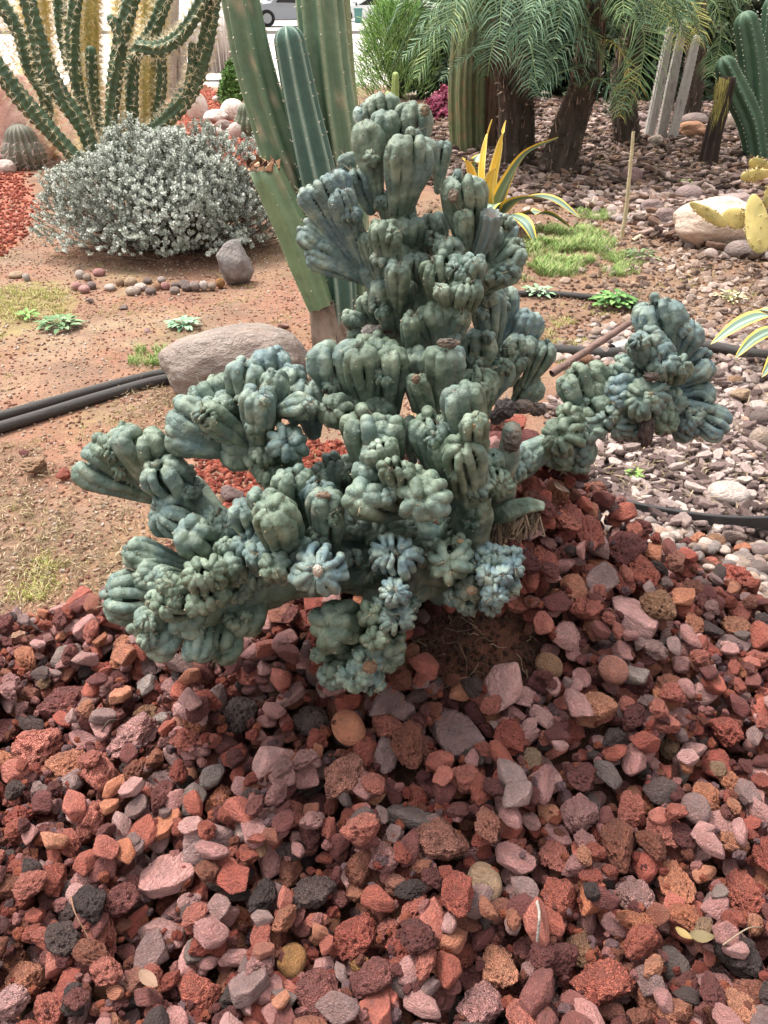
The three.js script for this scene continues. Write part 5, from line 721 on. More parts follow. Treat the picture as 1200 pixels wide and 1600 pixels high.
{ const P = pts([[1106, 252, 17], [1116, 205, 15], [1130, 160, 13], [1140, 120, 11]], 8.9), o = P[0][0].clone(); o.y = 0; P[0][0].y = -0.03; const t = thing('leaning_trunk', 'dark leaning bare trunk beside the dark green columns', 'trunk', o), r = local(column(P, 8, 0.16, ['#3c2f2a', '#54433b', '#6a564a'], 9, { open: true, scar: 0.2 }), o); put('bark', r.g, std({ vertexColors: true, bumpMap: C1(T.pits, 3), bumpScale: 0.03, roughness: 1 }), t); const B_ = new Bits(); for (let i = 0; i < 60; i++) { const p = at(1128 + rr_(-12, 12), rr_(120, 170), 8.85).sub(o); B_.spike(p, p.clone().add(V(rr_(-0.05, 0.05), -rr_(0.1, 0.3), 0.02)), 0.008, pick(['#8f8a4a', '#a59b58', '#6d6a3e'].map(lin))); } tag(put('dry_leaves', B_.geo(), bitsMat, t), null, null, null, 'stuff'); }
// dark hedge of shrubs far behind the palms
[[760, 118, 15.5, 1.6, 'dark green shrub mass behind the ribbed column clump'], [905, 112, 15.8, 1.9, 'dark green shrub mass behind the leaning palm'], [1010, 118, 15.2, 1.7, 'dark green shrub mass behind the white columns'], [1150, 124, 15, 1.9, 'dark green shrub mass behind the dark columns']].forEach(([x, y, h, r, lab]) => { const o = at(x, y, h); o.y = 0; const t = thing('background_shrub', lab, 'shrub', o, 'shrubs behind the palms'); instanced('foliage', sprig(10, 0.09, 0.035, ['#4d6048', '#5f7052', '#6d6a55', '#3f5040'], 0.1), leafMat, dome(o, r, 1.75, 0.8, 1100, 1.2, ['#ffffff', '#c8c8c0', '#b0a8a0'], 0.4), t); });
// variegated agaves
function agaveLeaf(P, w, inner, margin, o) { const c3 = new THREE.CatmullRomCurve3(P, false, 'centripetal'), n = 18, K = [-1, -0.72, -0.66, -0.3, 0, 0.3, 0.66, 0.72, 1], pos = [], col = [], idx = [], ci = inner.map(lin), cm = lin(margin); for (let i = 0; i <= n; i++) { const t = i / n, p = c3.getPoint(t).sub(o), d = c3.getTangent(t); let s = d.clone().cross(V(0, 1, 0)); if (s.lengthSq() < 0.02) s = V(1, 0, 0); s.normalize(); s.lerp(V(1, 0, 0).addScaledVector(d, -d.x).normalize().multiplyScalar(Math.sign(s.x) || 1), 0.35).normalize(); const u = s.clone().cross(d).normalize(), wd = w * Math.pow(1 - t, 0.55) * (0.62 + 0.9 * t * (1 - t) * 1.6) + 0.0008; for (const k of K) for (const side of [0, 1]) { const q = p.clone().addScaledVector(s, k * wd).addScaledVector(u, Math.abs(k) * wd * 0.28 - side * (0.006 * (1 - Math.abs(k)) + 0.0015)); pos.push(q.x, q.y, q.z); const c = Math.abs(k) > 0.7 ? cm : ci[Math.abs(k) < 0.1 ? 1 : 0]; col.push(c.r, c.g, c.b); } } const m = K.length * 2; for (let i = 0; i < n; i++) for (let j = 0; j + 1 < K.length; j++) { const a = i * m + j * 2; idx.push(a, a + 2, a + m, a + 2, a + m + 2, a + m, a + 1, a + m + 1, a + 3, a + 3, a + m + 1, a + m + 3); } const g = new THREE.BufferGeometry(); g.setAttribute('position', new THREE.Float32BufferAttribute(pos, 3)); g.setAttribute('color', new THREE.Float32BufferAttribute(col, 3)); g.setIndex(idx); g.computeVertexNormals(); return g; }
const agMat = std({ vertexColors: true, roughness: 0.5, side: THREE.DoubleSide });
function agave(label, o, h, leaves) { const t = thing('variegated_agave', label, 'agave', o); for (const [l, w, k] of leaves) { const P = l.map(([x, y, dh]) => at(x, y, h + (dh ?? 0))); put('leaf', agaveLeaf(P, w * (k ? 0.85 : 1.7) * mpp(P[0]), k ? ['#ddb84a', '#e6c766'] : ['#5d7566', '#93a596'], k ? '#e9d58a' : k === 0 ? '#e2bf52' : '#e6dcae', o), agMat, t); } }
agave('green agave with yellow margins and a few yellow leaves behind the crested cactus', onGround(762, 352), -onGround(762, 352).z, [[[[762, 345], [770, 280, -0.05], [782, 225, -0.1], [790, 188, -0.1]], 13, 1], [[[755, 345], [752, 270, 0.05], [758, 225, 0.1], [768, 186, 0.1]], 8, 1], [[[768, 345], [790, 290, -0.1], [822, 240, -0.15], [872, 214, -0.2]], 11, 0], [[[765, 345], [762, 300, -0.25], [768, 272, -0.35], [775, 262, -0.4]], 14, 1], [[[772, 345], [812, 312, -0.2], [862, 312, -0.3], [908, 342, -0.4]], 12, 0], [[[774, 346], [812, 336, -0.1], [856, 334, -0.1], [896, 358, -0.1]], 9, 0], [[[770, 346], [796, 338, -0.3], [822, 352, -0.5], [840, 390, -0.6]], 12, 0], [[[778, 348], [820, 358, 0], [858, 362, 0], [892, 356, 0]], 6, 1], [[[756, 345], [742, 290, -0.1], [730, 255, -0.2], [722, 246, -0.2]], 12, 1], [[[752, 345], [740, 262, 0.1], [744, 250, 0.1], [750, 240, 0.15]], 9, 0], [[[764, 345], [770, 320, -0.3], [760, 330, -0.5], [748, 366, -0.6]], 12, 0]]);
agave('green agave with yellow striped arching leaves cut by the right border', onGround(1255, 560), -onGround(1255, 560).z, [[[[1255, 545], [1210, 496, -0.1], [1160, 505, -0.25], [1110, 538, -0.35]], 14, 0], [[[1255, 545], [1220, 518, 0], [1180, 530, -0.1], [1148, 560, -0.2]], 12, 0], [[[1258, 545], [1220, 492, 0.15], [1180, 488, 0.2], [1140, 512, 0.2]], 10, 0], [[[1260, 545], [1250, 480, 0], [1256, 440, 0], [1270, 400, 0]], 12, 0], [[[1262, 545], [1300, 500, 0], [1340, 480, 0], [1390, 490, 0]], 12, 0], [[[1258, 550], [1240, 545, -0.3], [1215, 555, -0.45], [1190, 590, -0.5]], 12, 0]]);
{ // yellow prickly pear
  const o = onGround(1235, 430), h = -o.z, t = thing('prickly_pear', 'yellowed prickly pear with flat pads reaching in at the right border', 'cactus', o), cs = ['#d3bf7a', '#b8a862', '#8f8d58', '#e0d29c'].map(lin);
  const pad = (x, y, a, b, ang, dh, yaw) => { const p = at(x, y, h + dh), s = mpp(p), g = new THREE.SphereGeometry(1, 28, 20), P = g.attributes.position; for (let i = 0; i < P.count; i++) { const X = P.getX(i), Y = P.getY(i), Z = P.getZ(i); P.setXYZ(i, X * a * s * (1 + 0.18 * X), Y * b * s, Z * Math.max(0.013, b * s * 0.2)); } g.rotateY(yaw); g.rotateZ(ang * Math.PI / 180); g.translate(p.x - o.x, p.y - o.y, p.z - o.z); g.computeVertexNormals(); const k = x * 0.1; paint(g, (X, Y, Z) => { const m = cl(0.5 + fbm(X * 7 + k, Y * 7, Z * 7, 3) * 1.5), c = cs[1].clone().lerp(cs[0], m).lerp(cs[2], cl(fbm(X * 12, Y * 12 + k, 3, 3) * 1.6)); return [c.r, c.g, c.b]; }); const m = put('pad', boxUV(g, 2), fleshMat, t), P2 = m.geometry.attributes.position, N2 = m.geometry.attributes.normal, ar = []; for (let i = 0; i < P2.count; i += 17) ar.push([V(P2.getX(i), P2.getY(i), P2.getZ(i)), V(N2.getX(i), N2.getY(i), N2.getZ(i)), V(0, 1, 0)]); tag(put('spines', spines(ar, 3, 0.02, 0.0032, ['#6f5a30', '#8a7038', '#e8dcae'], 0.7).geo(), bitsMat, m), null, null, null, 'stuff'); };
  pad(1185, 257, 24, 9, -18, 0.1, 0.3); pad(1178, 274, 28, 9, 4, 0, 0.2); pad(1112, 338, 36, 9, 152, 0, 0.1); pad(1152, 342, 20, 15, 160, 0.05, 0.4); pad(1184, 358, 46, 19, 100, -0.05, 0.5); pad(1215, 300, 34, 20, 70, 0.1, 0.2); pad(1222, 370, 40, 24, 80, 0.05, 0.3); pad(1235, 420, 36, 26, 95, 0, 0.3); pad(1240, 240, 36, 24, 110, 0.1, 0.2);
}
{ // a cut ribbed stub on the crested cactus
  const r = column(pts([[748, 395, 14, 1.575], [762, 362, 18, 1.565], [768, 332, 18, 1.555]], 1.56), 8, 0.13, ['#5f7273', '#7a8580', '#7d7468'], 9, { open: true, seg: 0.01, scar: 0.05 }); local(r, CO); put('cut_stump', r.g, skinMat, cactus).userData.label = 'cut off stub with a flat dry top';
}
{ const o = onGround(272, 150), h = -o.z, t = thing('pale_column_cactus', 'pale grey column cactus behind the end of the horizontal spiny arm', 'cactus', o); for (const [l, d] of [[[[266, 152, 9], [268, 80, 10], [270, -20, 10]], 0], [[[284, 152, 7], [284, 90, 8], [282, 40, 7]], 0.1]]) { const r = local(column(pts(l, h + d), 10, 0.08, ['#aaa79c', '#c2beb2', '#8b8a80'], 0.08, { fine: 4 }), o); planted(t, 'stem', r, fleshMat, spines(r.are, 4, 0.04, 0.002, ['#dcd7d0', '#c4beb8'], 0.9)); } }
// ---------- boulders, stones and pebbles ----------
function stone(name, type, x, y, w, h, hue, label, cat = 'stone', group, opt = {}) { // x, y: centre in the photo; w, h its size there
  const f = opt.h ? at(x, y + h * 0.45, opt.h) : onGround(x, y + h * 0.42, opt.gy ?? 0.0), m = mpp(f), gl = G[type], W2 = w * m / 2, el = Math.atan2(EYE.y - f.y, -f.z), V2 = Math.max(0.25 * W2, Math.min((h * m / 2) / Math.max(0.55, Math.cos(el) * 0.85 + Math.sin(el) * 0.35), W2 * 1.25)), D2 = W2 * (opt.deep ?? 0.75);
  const k = put(name, gl[(opt.k ?? Math.floor(rnd() * 97)) % gl.length], stoneMat(hue, Math.floor(rnd() * 9), true), scene); k.position.set(f.x, f.y + V2 * (opt.sink ?? 0.72), f.z - D2 * 0.6); k.rotation.set(rr_(-0.08, 0.08), opt.yaw ?? rr_(-0.5, 0.5), (opt.roll ?? 0) * Math.PI / 180); k.scale.set(W2, V2, D2); return tag(k, label, cat, group);
}
HUES.sand = ['#8c847c', '#928a82']; HUES.pinkrock = ['#e2bfb2', '#e6c8bc']; HUES.beige = ['#cbbcab', '#d2c4b4', '#c2b3a3']; HUES.mauve = ['#ad9c98', '#a3928e']; HUES.stonewhite = ['#f0e8e0', '#e6ded6'];
stone('boulder', 'boulder', 366, 574, 240, 118, 'sand', 'large smooth pinkish tan boulder at the end of the black pipes', 'boulder', null, { k: 1, deep: 0.62, yaw: 0.1, roll: 4, sink: 0.62 });
HUES.coldgrey = ['#9a9896'];
stone('boulder', 'angular', 369, 412, 60, 76, 'coldgrey', 'upright wedge-shaped grey rock at the foot of the silver bush', 'boulder', null, { k: 4, deep: 0.6, yaw: 0.6 });
stone('boulder', 'boulder', 28, 195, 120, 150, 'pinkrock', 'big pale pink boulder under the spiny arms at the left border', 'boulder', null, { k: 3, deep: 0.8 });
stone('boulder', 'boulder', 1130, 360, 150, 76, 'beige', 'wide rough tan boulder behind the prickly pear pads', 'boulder', null, { k: 4, deep: 0.6 });
for (const [x, y, w, h, hue, lab] of [[1041, 343, 38, 30, 'mauve', 'small rounded mauve stone at the corner of the wide tan boulder'], [1165, 394, 60, 28, 'slate', 'flat slate grey stone in front of the wide tan boulder'], [1020, 326, 40, 24, 'mauve', 'grey stone with a flat top uphill of the small mauve stone'], [1078, 305, 44, 24, 'mauve', 'pair-like wide mauve stone below the moss tuft'], [1155, 318, 60, 24, 'mauve', 'flat mauve grey stone touching the back of the wide tan boulder'], [988, 277, 34, 26, 'purple grey', 'dark rounded stone beside the thin pale stake'], [1025, 222, 24, 18, 'beige', 'small pale stone at the foot of the white columns'], [1086, 190, 46, 20, 'grey', 'long grey stone behind the white columns'], [1082, 207, 56, 26, 'tan', 'rough tan block right of the white columns'], [972, 186, 28, 20, 'purple grey', 'dark grey stone below the yellowing frond'], [998, 187, 28, 18, 'mauve', 'mauve stone left of the white columns'], [999, 201, 34, 16, 'mauve', 'flat brownish stone just left of the white column feet'], [1140, 194, 32, 26, 'beige', 'pale stone behind the leaning bare trunk'], [900, 186, 40, 20, 'beige', 'pale stone glimpsed behind the dark palm trunk'], [364, 176, 40, 32, 'stonewhite', 'big rounded white stone below the clipped green shrub'], [336, 184, 42, 20, 'stonewhite', 'flat white stone left of the rounded white stone'], [370, 207, 30, 24, 'stonewhite', 'egg-shaped pinkish white stone below the rounded white stone'], [350, 199, 28, 18, 'grey', 'speckled grey stone between two white stones'], [309, 165, 34, 52, 'stonewhite', 'tall pale rock right of the spiny cactus arm'], [333, 208, 30, 14, 'stonewhite', 'low pale stone on the red gravel strip'], [409, 238, 20, 18, 'stonewhite', 'small white stone beside the tall columns on the red strip'], [340, 156, 18, 10, 'stonewhite', 'tiny white stone at the top of the red strip'], [8, 262, 34, 20, 'stonewhite', 'pale rock at the left border below the pink boulder']]) stone('garden_stone', rnd() < 0.5 ? 'pebble' : 'boulder', x, y, w, h, hue, lab);
// the row of small stones in front of the silver bush
{
  const row = [[125, 430, 16, 14, 'stonewhite'], [136, 434, 13, 11, 'beige'], [154, 427, 20, 12, 'dusty pink'], [119, 448, 16, 12, 'dusty pink'], [131, 453, 18, 12, 'dusty pink'], [142, 447, 16, 12, 'mauve'], [171, 450, 18, 10, 'stonewhite'], [187, 442, 14, 13, 'cream'], [204, 442, 20, 14, 'cream'], [207, 456, 24, 13, 'beige'], [219, 450, 20, 12, 'stonewhite'], [235, 456, 18, 12, 'grey'], [246, 449, 14, 11, 'tan'], [258, 448, 15, 12, 'dusty pink'], [273, 455, 16, 12, 'grey'], [273, 446, 13, 10, 'grey'], [287, 445, 22, 10, 'slate'], [291, 450, 17, 11, 'slate'], [304, 448, 18, 14, 'grey'], [318, 447, 15, 14, 'stonewhite'], [331, 448, 14, 11, 'beige'], [344, 443, 15, 14, 'ochre'], [24, 431, 24, 10, 'cream'], [41, 434, 12, 12, 'stonewhite'], [252, 438, 14, 10, 'white'], [230, 440, 14, 9, 'grey']];
  const ord = ['first', 'second', 'third', 'fourth', 'fifth', 'sixth', 'seventh', 'eighth', 'ninth', 'tenth', 'eleventh', 'twelfth', 'thirteenth', 'fourteenth', 'fifteenth', 'sixteenth', 'seventeenth', 'eighteenth', 'nineteenth', 'twentieth', 'twenty-first', 'twenty-second', 'twenty-third', 'twenty-fourth', 'twenty-fifth', 'twenty-sixth'];
  row.sort((a, b) => b[0] - a[0]).forEach(([x, y, w, h, hue], i) => stone('border_stone', 'pebble', x, y, w, h, hue, `small ${hue.replace('stonewhite', 'whitish').replace('dusty ', '')} stone in front of the silver bush, ${ord[i]} from the wedge-shaped rock`, 'stone', 'stones along the silver bush', { deep: 0.9 }));
}
for (const [x, y, w, h, hue, lab] of [[140, 470, 13, 8, 'white', 'white chip of stone on the red soil below the border stones'], [192, 481, 15, 7, 'grey', 'flat grey chip on the red soil left of centre'], [231, 518, 15, 9, 'pale pink', 'pale pink chip between the two grey green weeds'], [442, 510, 18, 8, 'pale pink', 'pale pink flat stone at the foot of the tall columns'], [50, 732, 42, 24, 'tan', 'tan crooked stone lying alone on the brown soil at left'], [98, 742, 24, 18, 'brick red', 'single red rock beside the tan crooked stone'], [38, 708, 18, 10, 'maroon', 'maroon stone touching the lower black pipe'], [340, 786, 26, 22, 'cream', 'pinkish cream pebble seen through the gap under the left arms'], [362, 776, 40, 34, 'mauve', 'grey brown rough rock behind the left arms'], [358, 800, 20, 16, 'brick red', 'small red rock in the gap under the left arms']]) stone('loose_stone', hue === 'tan' ? 'lava' : 'angular', x, y, w, h, hue, lab);
// pebbles by the black edging
for (const [x, y, w, h, hue, type, lab] of [[1142, 776, 64, 30, 'stonewhite', 'pebble', 'long smooth white stone lying on the bark beside the black edging'], [1018, 832, 17, 22, 'tan', 'pebble', 'upright tan pebble touching the edging nearest the rocks'], [1035, 836, 16, 19, 'beige', 'pebble', 'upright beige pebble, second along the black edging'], [1058, 838, 40, 15, 'beige', 'pebble', 'wide pale beige pebble under the black edging'], [1117, 851, 36, 28, 'tan', 'pebble', 'large tan pebble beside the bright orange rock'], [1101, 868, 44, 15, 'tan', 'pebble', 'long flat tan pebble below the bright orange rock'], [1144, 840, 36, 26, 'grey', 'angular', 'rough pale grey rock touching the black edging'], [1161, 859, 27, 15, 'orange', 'lava', 'flat orange chip among grey pebbles'], [1111, 882, 33, 24, 'brick red', 'lava', 'red rock lying alone among the grey pebbles'], [1101, 898, 38, 19, 'slate', 'pebble', 'blue grey flat pebble below the lone red rock'], [1162, 877, 38, 19, 'grey', 'pebble', 'grey green oval pebble below the flat orange chip'], [1184, 893, 36, 28, 'grey', 'pebble', 'big grey egg-shaped pebble at the right border'], [1149, 902, 38, 15, 'grey', 'pebble', 'flat pale grey pebble between two rounder pebbles'], [1112, 916, 26, 19, 'beige', 'pebble', 'small beige pebble beside the thin white twig'], [1188, 937, 44, 26, 'beige', 'pebble', 'big pale beige pebble against the red rocks at the right border'], [1090, 846, 30, 29, 'orange', 'lava', 'bright orange lava rock among the pebbles'], [1050, 854, 28, 21, 'orange', 'lava', 'orange brown rock left of the bright orange lava rock'], [1069, 850, 21, 26, 'maroon', 'lava', 'maroon rock between two orange rocks'], [1012, 852, 23, 18, 'brick red', 'lava', 'small red rock among pebbles near the slope'], [998, 838, 28, 26, 'slate', 'angular', 'dark grey rough stone between edging and red rocks'], [970, 830, 36, 22, 'cream', 'angular', 'cream rough stone in the corner between edging and rocks'], [1046, 869, 20, 12, 'stonewhite', 'pebble', 'small white pebble below the orange brown rock'], [1075, 880, 24, 18, 'slate', 'angular', 'dark slate stone left of the lone red rock'], [1135, 884, 26, 15, 'grey', 'pebble', 'small grey pebble right of the lone red rock'], [1180, 956, 34, 20, 'grey', 'pebble', 'grey pebble half hidden by the lowest red rocks at the border'], [1190, 862, 30, 18, 'mauve', 'pebble', 'mauve pebble at the right border below the edging'], [1156, 619, 30, 20, 'cream', 'angular', 'pale yellowish block-like stone right of the right cactus arm'], [1190, 655, 36, 24, 'slate', 'pebble', 'dark slate pebble at the right border above the bark'], [1192, 688, 40, 36, 'beige', 'pebble', 'large pale pebble at the right border above the white stone'], [1186, 636, 30, 13, 'stonewhite', 'pebble', 'flat white pebble above the dark slate pebble'], [1120, 585, 26, 16, 'grey', 'pebble', 'grey pebble right of the tip of the right arm'], [1150, 596, 26, 14, 'tan', 'pebble', 'tan pebble above the yellowish block'], [890, 574, 26, 16, 'beige', 'pebble', 'beige pebble beside the brown stick'], [916, 562, 24, 13, 'tan', 'pebble', 'tan pebble under the brown stick'], [945, 550, 22, 13, 'grey', 'pebble', 'grey pebble beside the white pipe joint']]) stone('pebble', type, x, y, w, h, hue, lab, 'pebble', null, { gy: 0.012, deep: 0.85 });
// loose ground cover, each kind one object
const scatterIn = (n, P, fn) => { const xs = P.map((q) => q[0]), zs = P.map((q) => q[1]), a = Math.min(...xs), b = Math.max(...xs), c = Math.min(...zs), d = Math.max(...zs), out = []; let guard = 0; while (out.length < n && guard++ < n * 12) { const x = rr_(a, b), z = c + (d - c) * (1 - Math.pow(rnd(), 1.5)); if (!inside(P, x + rr_(-0.1, 0.1), z + rr_(-0.1, 0.1))) continue; const r = fn(x, z); if (r) out.push(r); } return out; };
const lay = (x, z, s, flat, cols, lift = 0.4) => [V(x, Math.max(groundY(x, z), moundH(x, z)) + s * flat * lift, z), new THREE.Quaternion().setFromEuler(new THREE.Euler(rr_(-0.35, 0.35), rnd() * 6.28, rr_(-0.35, 0.35))), V(s, s * flat, s * rr_(0.5, 0.95)), lin(pick(cols))];
const grainMat = std({ vertexColors: true, ...mapsHard, bumpScale: 0.01, roughness: 0.9 });
const chips = [0, 1, 2].map((k) => { const g = new THREE.IcosahedronGeometry(1, 2), P = g.attributes.position; for (let i = 0; i < P.count; i++) { const v = V(P.getX(i), P.getY(i), P.getZ(i)), r = 1 + 0.5 * N3(v.x * 1.6 + k * 9, 0.3, v.z * 1.6); const y = cl(v.y, -0.22, 0.24) + 0.16 * N3(v.x * 2 + k, 2, v.z * 5); P.setXYZ(i, v.x * r, y, v.z * r * 0.62); } g.deleteAttribute('uv'); g.deleteAttribute('normal'); const m = weld(g); m.computeVertexNormals(); paint(m, (x, y, z) => { const a = 1 + 0.25 * N3(x * 3, y * 3, z * 9 + k); return [a, a, a]; }); return boxUV(m, 1); });
const barkCols = ['#9c8b86', '#7c6b67', '#b5a6a0', '#5b4b48', '#8b7a76', '#c9bcb5', '#6a5955', '#a59690', '#d9cec6'];
const noPile = (x, z) => !(z > edge(x) - 0.02 && Math.hypot(x - 0.2, z + 1.74) < 1.5);
for (const k of [0, 1, 2]) tag(instanced('bark_mulch', chips[k], grainMat, scatterIn(1500, bedNear, (x, z) => noPile(x, z) ? lay(x, z, rr_(0.014, 0.038), rr_(0.6, 1.1), barkCols, rr_(0.3, 1.2)) : null)), 'grey brown bark chips covering the bed behind the black edging', 'bark mulch', null, 'stuff');
for (const k of [0, 1, 2]) tag(instanced('bark_mulch', chips[k], grainMat, scatterIn(4200, bedFar, (x, z) => lay(x, z, rr_(0.025, 0.065), rr_(0.6, 1.2), ['#6f5f59', '#58493f', '#85746c', '#43362f', '#9b8a80', '#b3a298', '#6b5446', '#7a6150'], rr_(0.3, 1.1)))), 'dark bark chips covering the far bed under the palms', 'bark mulch', null, 'stuff');
const pebCols = ['#b8aca2', '#a09893', '#cbbfb4', '#8f8885', '#d8cdc3', '#ab9b8d', '#a39189', '#c2aa97'];
for (const k of [0, 1]) { tag(instanced('pebbles', G.pebbleLo[k], grainMat, [...scatterIn(340, pebbleNear, (x, z) => noPile(x, z) ? lay(x, z, rr_(0.012, 0.027), rr_(0.5, 0.8), pebCols, 0.5) : null), ...scatterIn(900, pebbleBand, (x, z) => lay(x, z, rr_(0.014, 0.034), rr_(0.45, 0.75), pebCols, 0.5)), ...scatterIn(300, bedNear, (x, z) => z < -2.75 ? lay(x, z, rr_(0.014, 0.034), 0.6, pebCols, 0.6) : null), ...scatterIn(750, bedFar, (x, z) => z > -7.6 ? lay(x, z, rr_(0.022, 0.06), rr_(0.5, 0.8), ['#8c807b', '#a0948d', '#776b68', '#b3a69f', '#968f8d'], 0.5) : null)]), 'rounded grey and beige pebbles between the edging and the beds', 'pebbles', null, 'stuff'); }
const leftField = poly([[-250, 1000], [-250, 300], [300, 300], [430, 330], [620, 380], [760, 560], [620, 760], [240, 930]]), rightField = brownR;
tag(instanced('gravel', G.angularLo[0], grainMat, [...scatterIn(15500, leftField, (x, z) => noPile(x, z) || x < -0.6 && z < -1.9 ? lay(x, z, rr_(0.003, 0.0085), 0.8, ['#b98d75', '#ad7a64', '#c9a58a', '#d8c0a6', '#e6d6c4', '#b5836c', '#f0e4d6', '#a9796a', '#d2b195'], 0.4) : null), ...scatterIn(900, leftField, (x, z) => fbm(x * 1.2, 3, z * 1.2, 3) > 0.02 ? lay(x, z, rr_(0.005, 0.011), 0.7, ['#b07a66', '#a98270', '#c5967e', '#e0cdb8', '#b4a59a'], 0.4) : null)]), 'fine red brown gravel on the ground at left', 'gravel', null, 'stuff');
tag(instanced('gravel', G.angularLo[1], grainMat, [...scatterIn(5200, rightField, (x, z) => lay(x, z, rr_(0.004, 0.013), 0.8, ['#8f6f58', '#a98a72', '#7a5d49', '#c2ab96', '#6b5344', '#b5a79a'], 0.4)), ...scatterIn(1100, rightField, (x, z) => x > 1.1 && rnd() < cl((x - 0.9) * 0.8) ? lay(x, z, rr_(0.014, 0.034), 0.7, ['#8c7a6e', '#a79687', '#6d5d52', '#b9aba0'], 0.4) : null)]), 'brown soil crumbs and small stones on the ground at right', 'gravel', null, 'stuff');
tag(instanced('gravel', G.lavaLo[0], grainMat, [...scatterIn(5200, redFar, (x, z) => lay(x, z, rr_(0.008, 0.02), 0.8, ['#b2604a', '#a1513e', '#c27660', '#8d4838'], 0.4)), ...scatterIn(3800, redMid, (x, z) => lay(x, z, rr_(0.012, 0.028), 0.8, ['#b2604a', '#a1513e', '#c27660', '#cf8a72'], 0.4))]), 'small red lava gravel around the spiny cactus', 'gravel', null, 'stuff');
tag(instanced('gravel', G.lavaLo[1], grainMat, scatterIn(1500, poly([[310, 700], [420, 690], [560, 700], [560, 830], [330, 830], [300, 760]]), (x, z) => lay(x, z, rr_(0.008, 0.019), 0.8, ['#a1513e', '#b2604a', '#8d4838', '#c27660'], 0.5))), 'small red gravel seen through the gap under the left arms', 'gravel', null, 'stuff');
// crumbs of rock between the lava rocks
tag(instanced('rock_chips', G.lavaLo[2], grainMat, (() => { const out = []; while (out.length < 3000) { const x = rr_(-1.5, 1.5), z = rr_(-2.1, -0.4); if (!rockOK(x, z)) continue; let mx = 0; for (const [a, b] of [[.03, 0], [-.03, 0], [0, .03], [0, -.03]]) mx += hAt(x + a, z + b) / 4; if (hAt(x, z) > mx - 0.008) continue; const s = rr_(0.005, 0.013); out.push([V(x, hAt(x, z) - rr_(0.0, 0.012), z), turnTo(V(rr_(-1, 1), rr_(-1, 1), rr_(-1, 1)).normalize()), V(s, s * 0.8, s), lin(pick(['#93473a', '#7d4a39', '#b07a75', '#6d3a38', '#a85f45', '#7f6468']))]); } return out; })()), 'tiny red chips lying between the lava rocks', 'rock chips', null, 'stuff');
// ---------- grass, weeds, litter ----------
function tuft(n, h, w, cols) { const B_ = new Bits(), cc = cols.map(lin); for (let i = 0; i < n; i++) { const a = rnd() * 6.28, p = V(rr_(-0.02, 0.02), 0, rr_(-0.02, 0.02)), d = V(Math.cos(a) * rr_(0.1, 0.8), 1, Math.sin(a) * rr_(0.1, 0.8)).normalize(), L = h * rr_(0.5, 1.1), m = p.clone().addScaledVector(d, L * 0.55), e = p.clone().addScaledVector(d, L).add(V(Math.cos(a) * L * 0.25, -L * 0.12, Math.sin(a) * L * 0.25)), s = V(-Math.sin(a), 0, Math.cos(a)).multiplyScalar(w), c = pick(cc); B_.quad(p.clone().sub(s), p.clone().add(s), m.clone().add(s), m.clone().sub(s), c); B_.tri(m.clone().sub(s), m.clone().add(s), e, c); } return B_.geo(); }
const tuftA = tuft(12, 0.075, 0.0018, ['#6a8a48', '#7c9a54', '#5c7a40', '#92a466', '#a9a478']), tuftB = tuft(9, 0.03, 0.0013, ['#9aa052', '#b0a866', '#84933f', '#c4b684', '#8f8658']), tuftD = tuft(7, 0.04, 0.001, ['#a08f72', '#bca98a', '#857257', '#6d5f48']);
const standUp = (x, z, s) => [V(x, groundY(x, z), z), new THREE.Quaternion().setFromAxisAngle(V(0, 1, 0), rnd() * 6.28), s, null];
const grassIn = (n, P, g, s0, s1, lab, thr = -1) => tag(instanced('grass', g, leafMat, scatterIn(n, P, (x, z) => fbm(x * 3, 9, z * 3, 3) + rr_(-0.06, 0.06) > thr && inside(P, x + rr_(-0.14, 0.14), z + rr_(-0.25, 0.25)) ? standUp(x, z, rr_(s0, s1)) : null)), lab, 'grass', null, 'stuff');
grassIn(1000, grassPatch, tuftA, 0.6, 1.3, 'bright green grass patch beside the variegated agave', 0.0);
grassIn(240, poly([[930, 400], [990, 395], [985, 430], [940, 425]]), tuftA, 0.4, 0.9, 'thin green grass below the pale stake', 0);
grassIn(300, poly([[905, 320], [960, 318], [965, 345], [910, 345]]), tuftA, 0.4, 0.9, 'sparse grass left of the pale stake');
grassIn(240, poly([[985, 322], [1018, 330], [1010, 350], [980, 350]]), tuftA, 0.4, 0.9, 'sparse grass right of the pale stake');
grassIn(150, poly([[215, 545], [265, 545], [262, 572], [215, 572]]), tuftA, 0.4, 0.85, 'small green grass patch left of the large smooth boulder', -0.1);
grassIn(90, poly([[285, 530], [320, 530], [318, 545], [285, 545]]), tuftA, 0.35, 0.6, 'small grass tuft above the large smooth boulder');
grassIn(900, grassyL, tuftB, 0.5, 1.1, 'thin yellowish grass on the soil at the left border', -0.1);
grassIn(1400, leftField, tuftB, 0.3, 0.8, 'scattered mossy yellow green grass on the gravel at left', 0.16);
grassIn(900, rightField, tuftB, 0.3, 0.8, 'scattered weak grass on the brown soil at right', 0.14);
grassIn(260, poly([[40, 880], [130, 870], [120, 925], [50, 935]]), tuftB, 0.5, 1, 'moss green grass beside the left rim of the mound', 0);
grassIn(300, poly([[520, 30], [560, 120], [570, 190], [540, 190]]), tuftA, 0.9, 1.6, 'green grass strip behind the tall columns');
grassIn(500, poly([[850, 490], [950, 480], [930, 570], [840, 560]]), tuftB, 0.4, 0.8, 'yellowish thin grass behind the brown stick', 0.05);
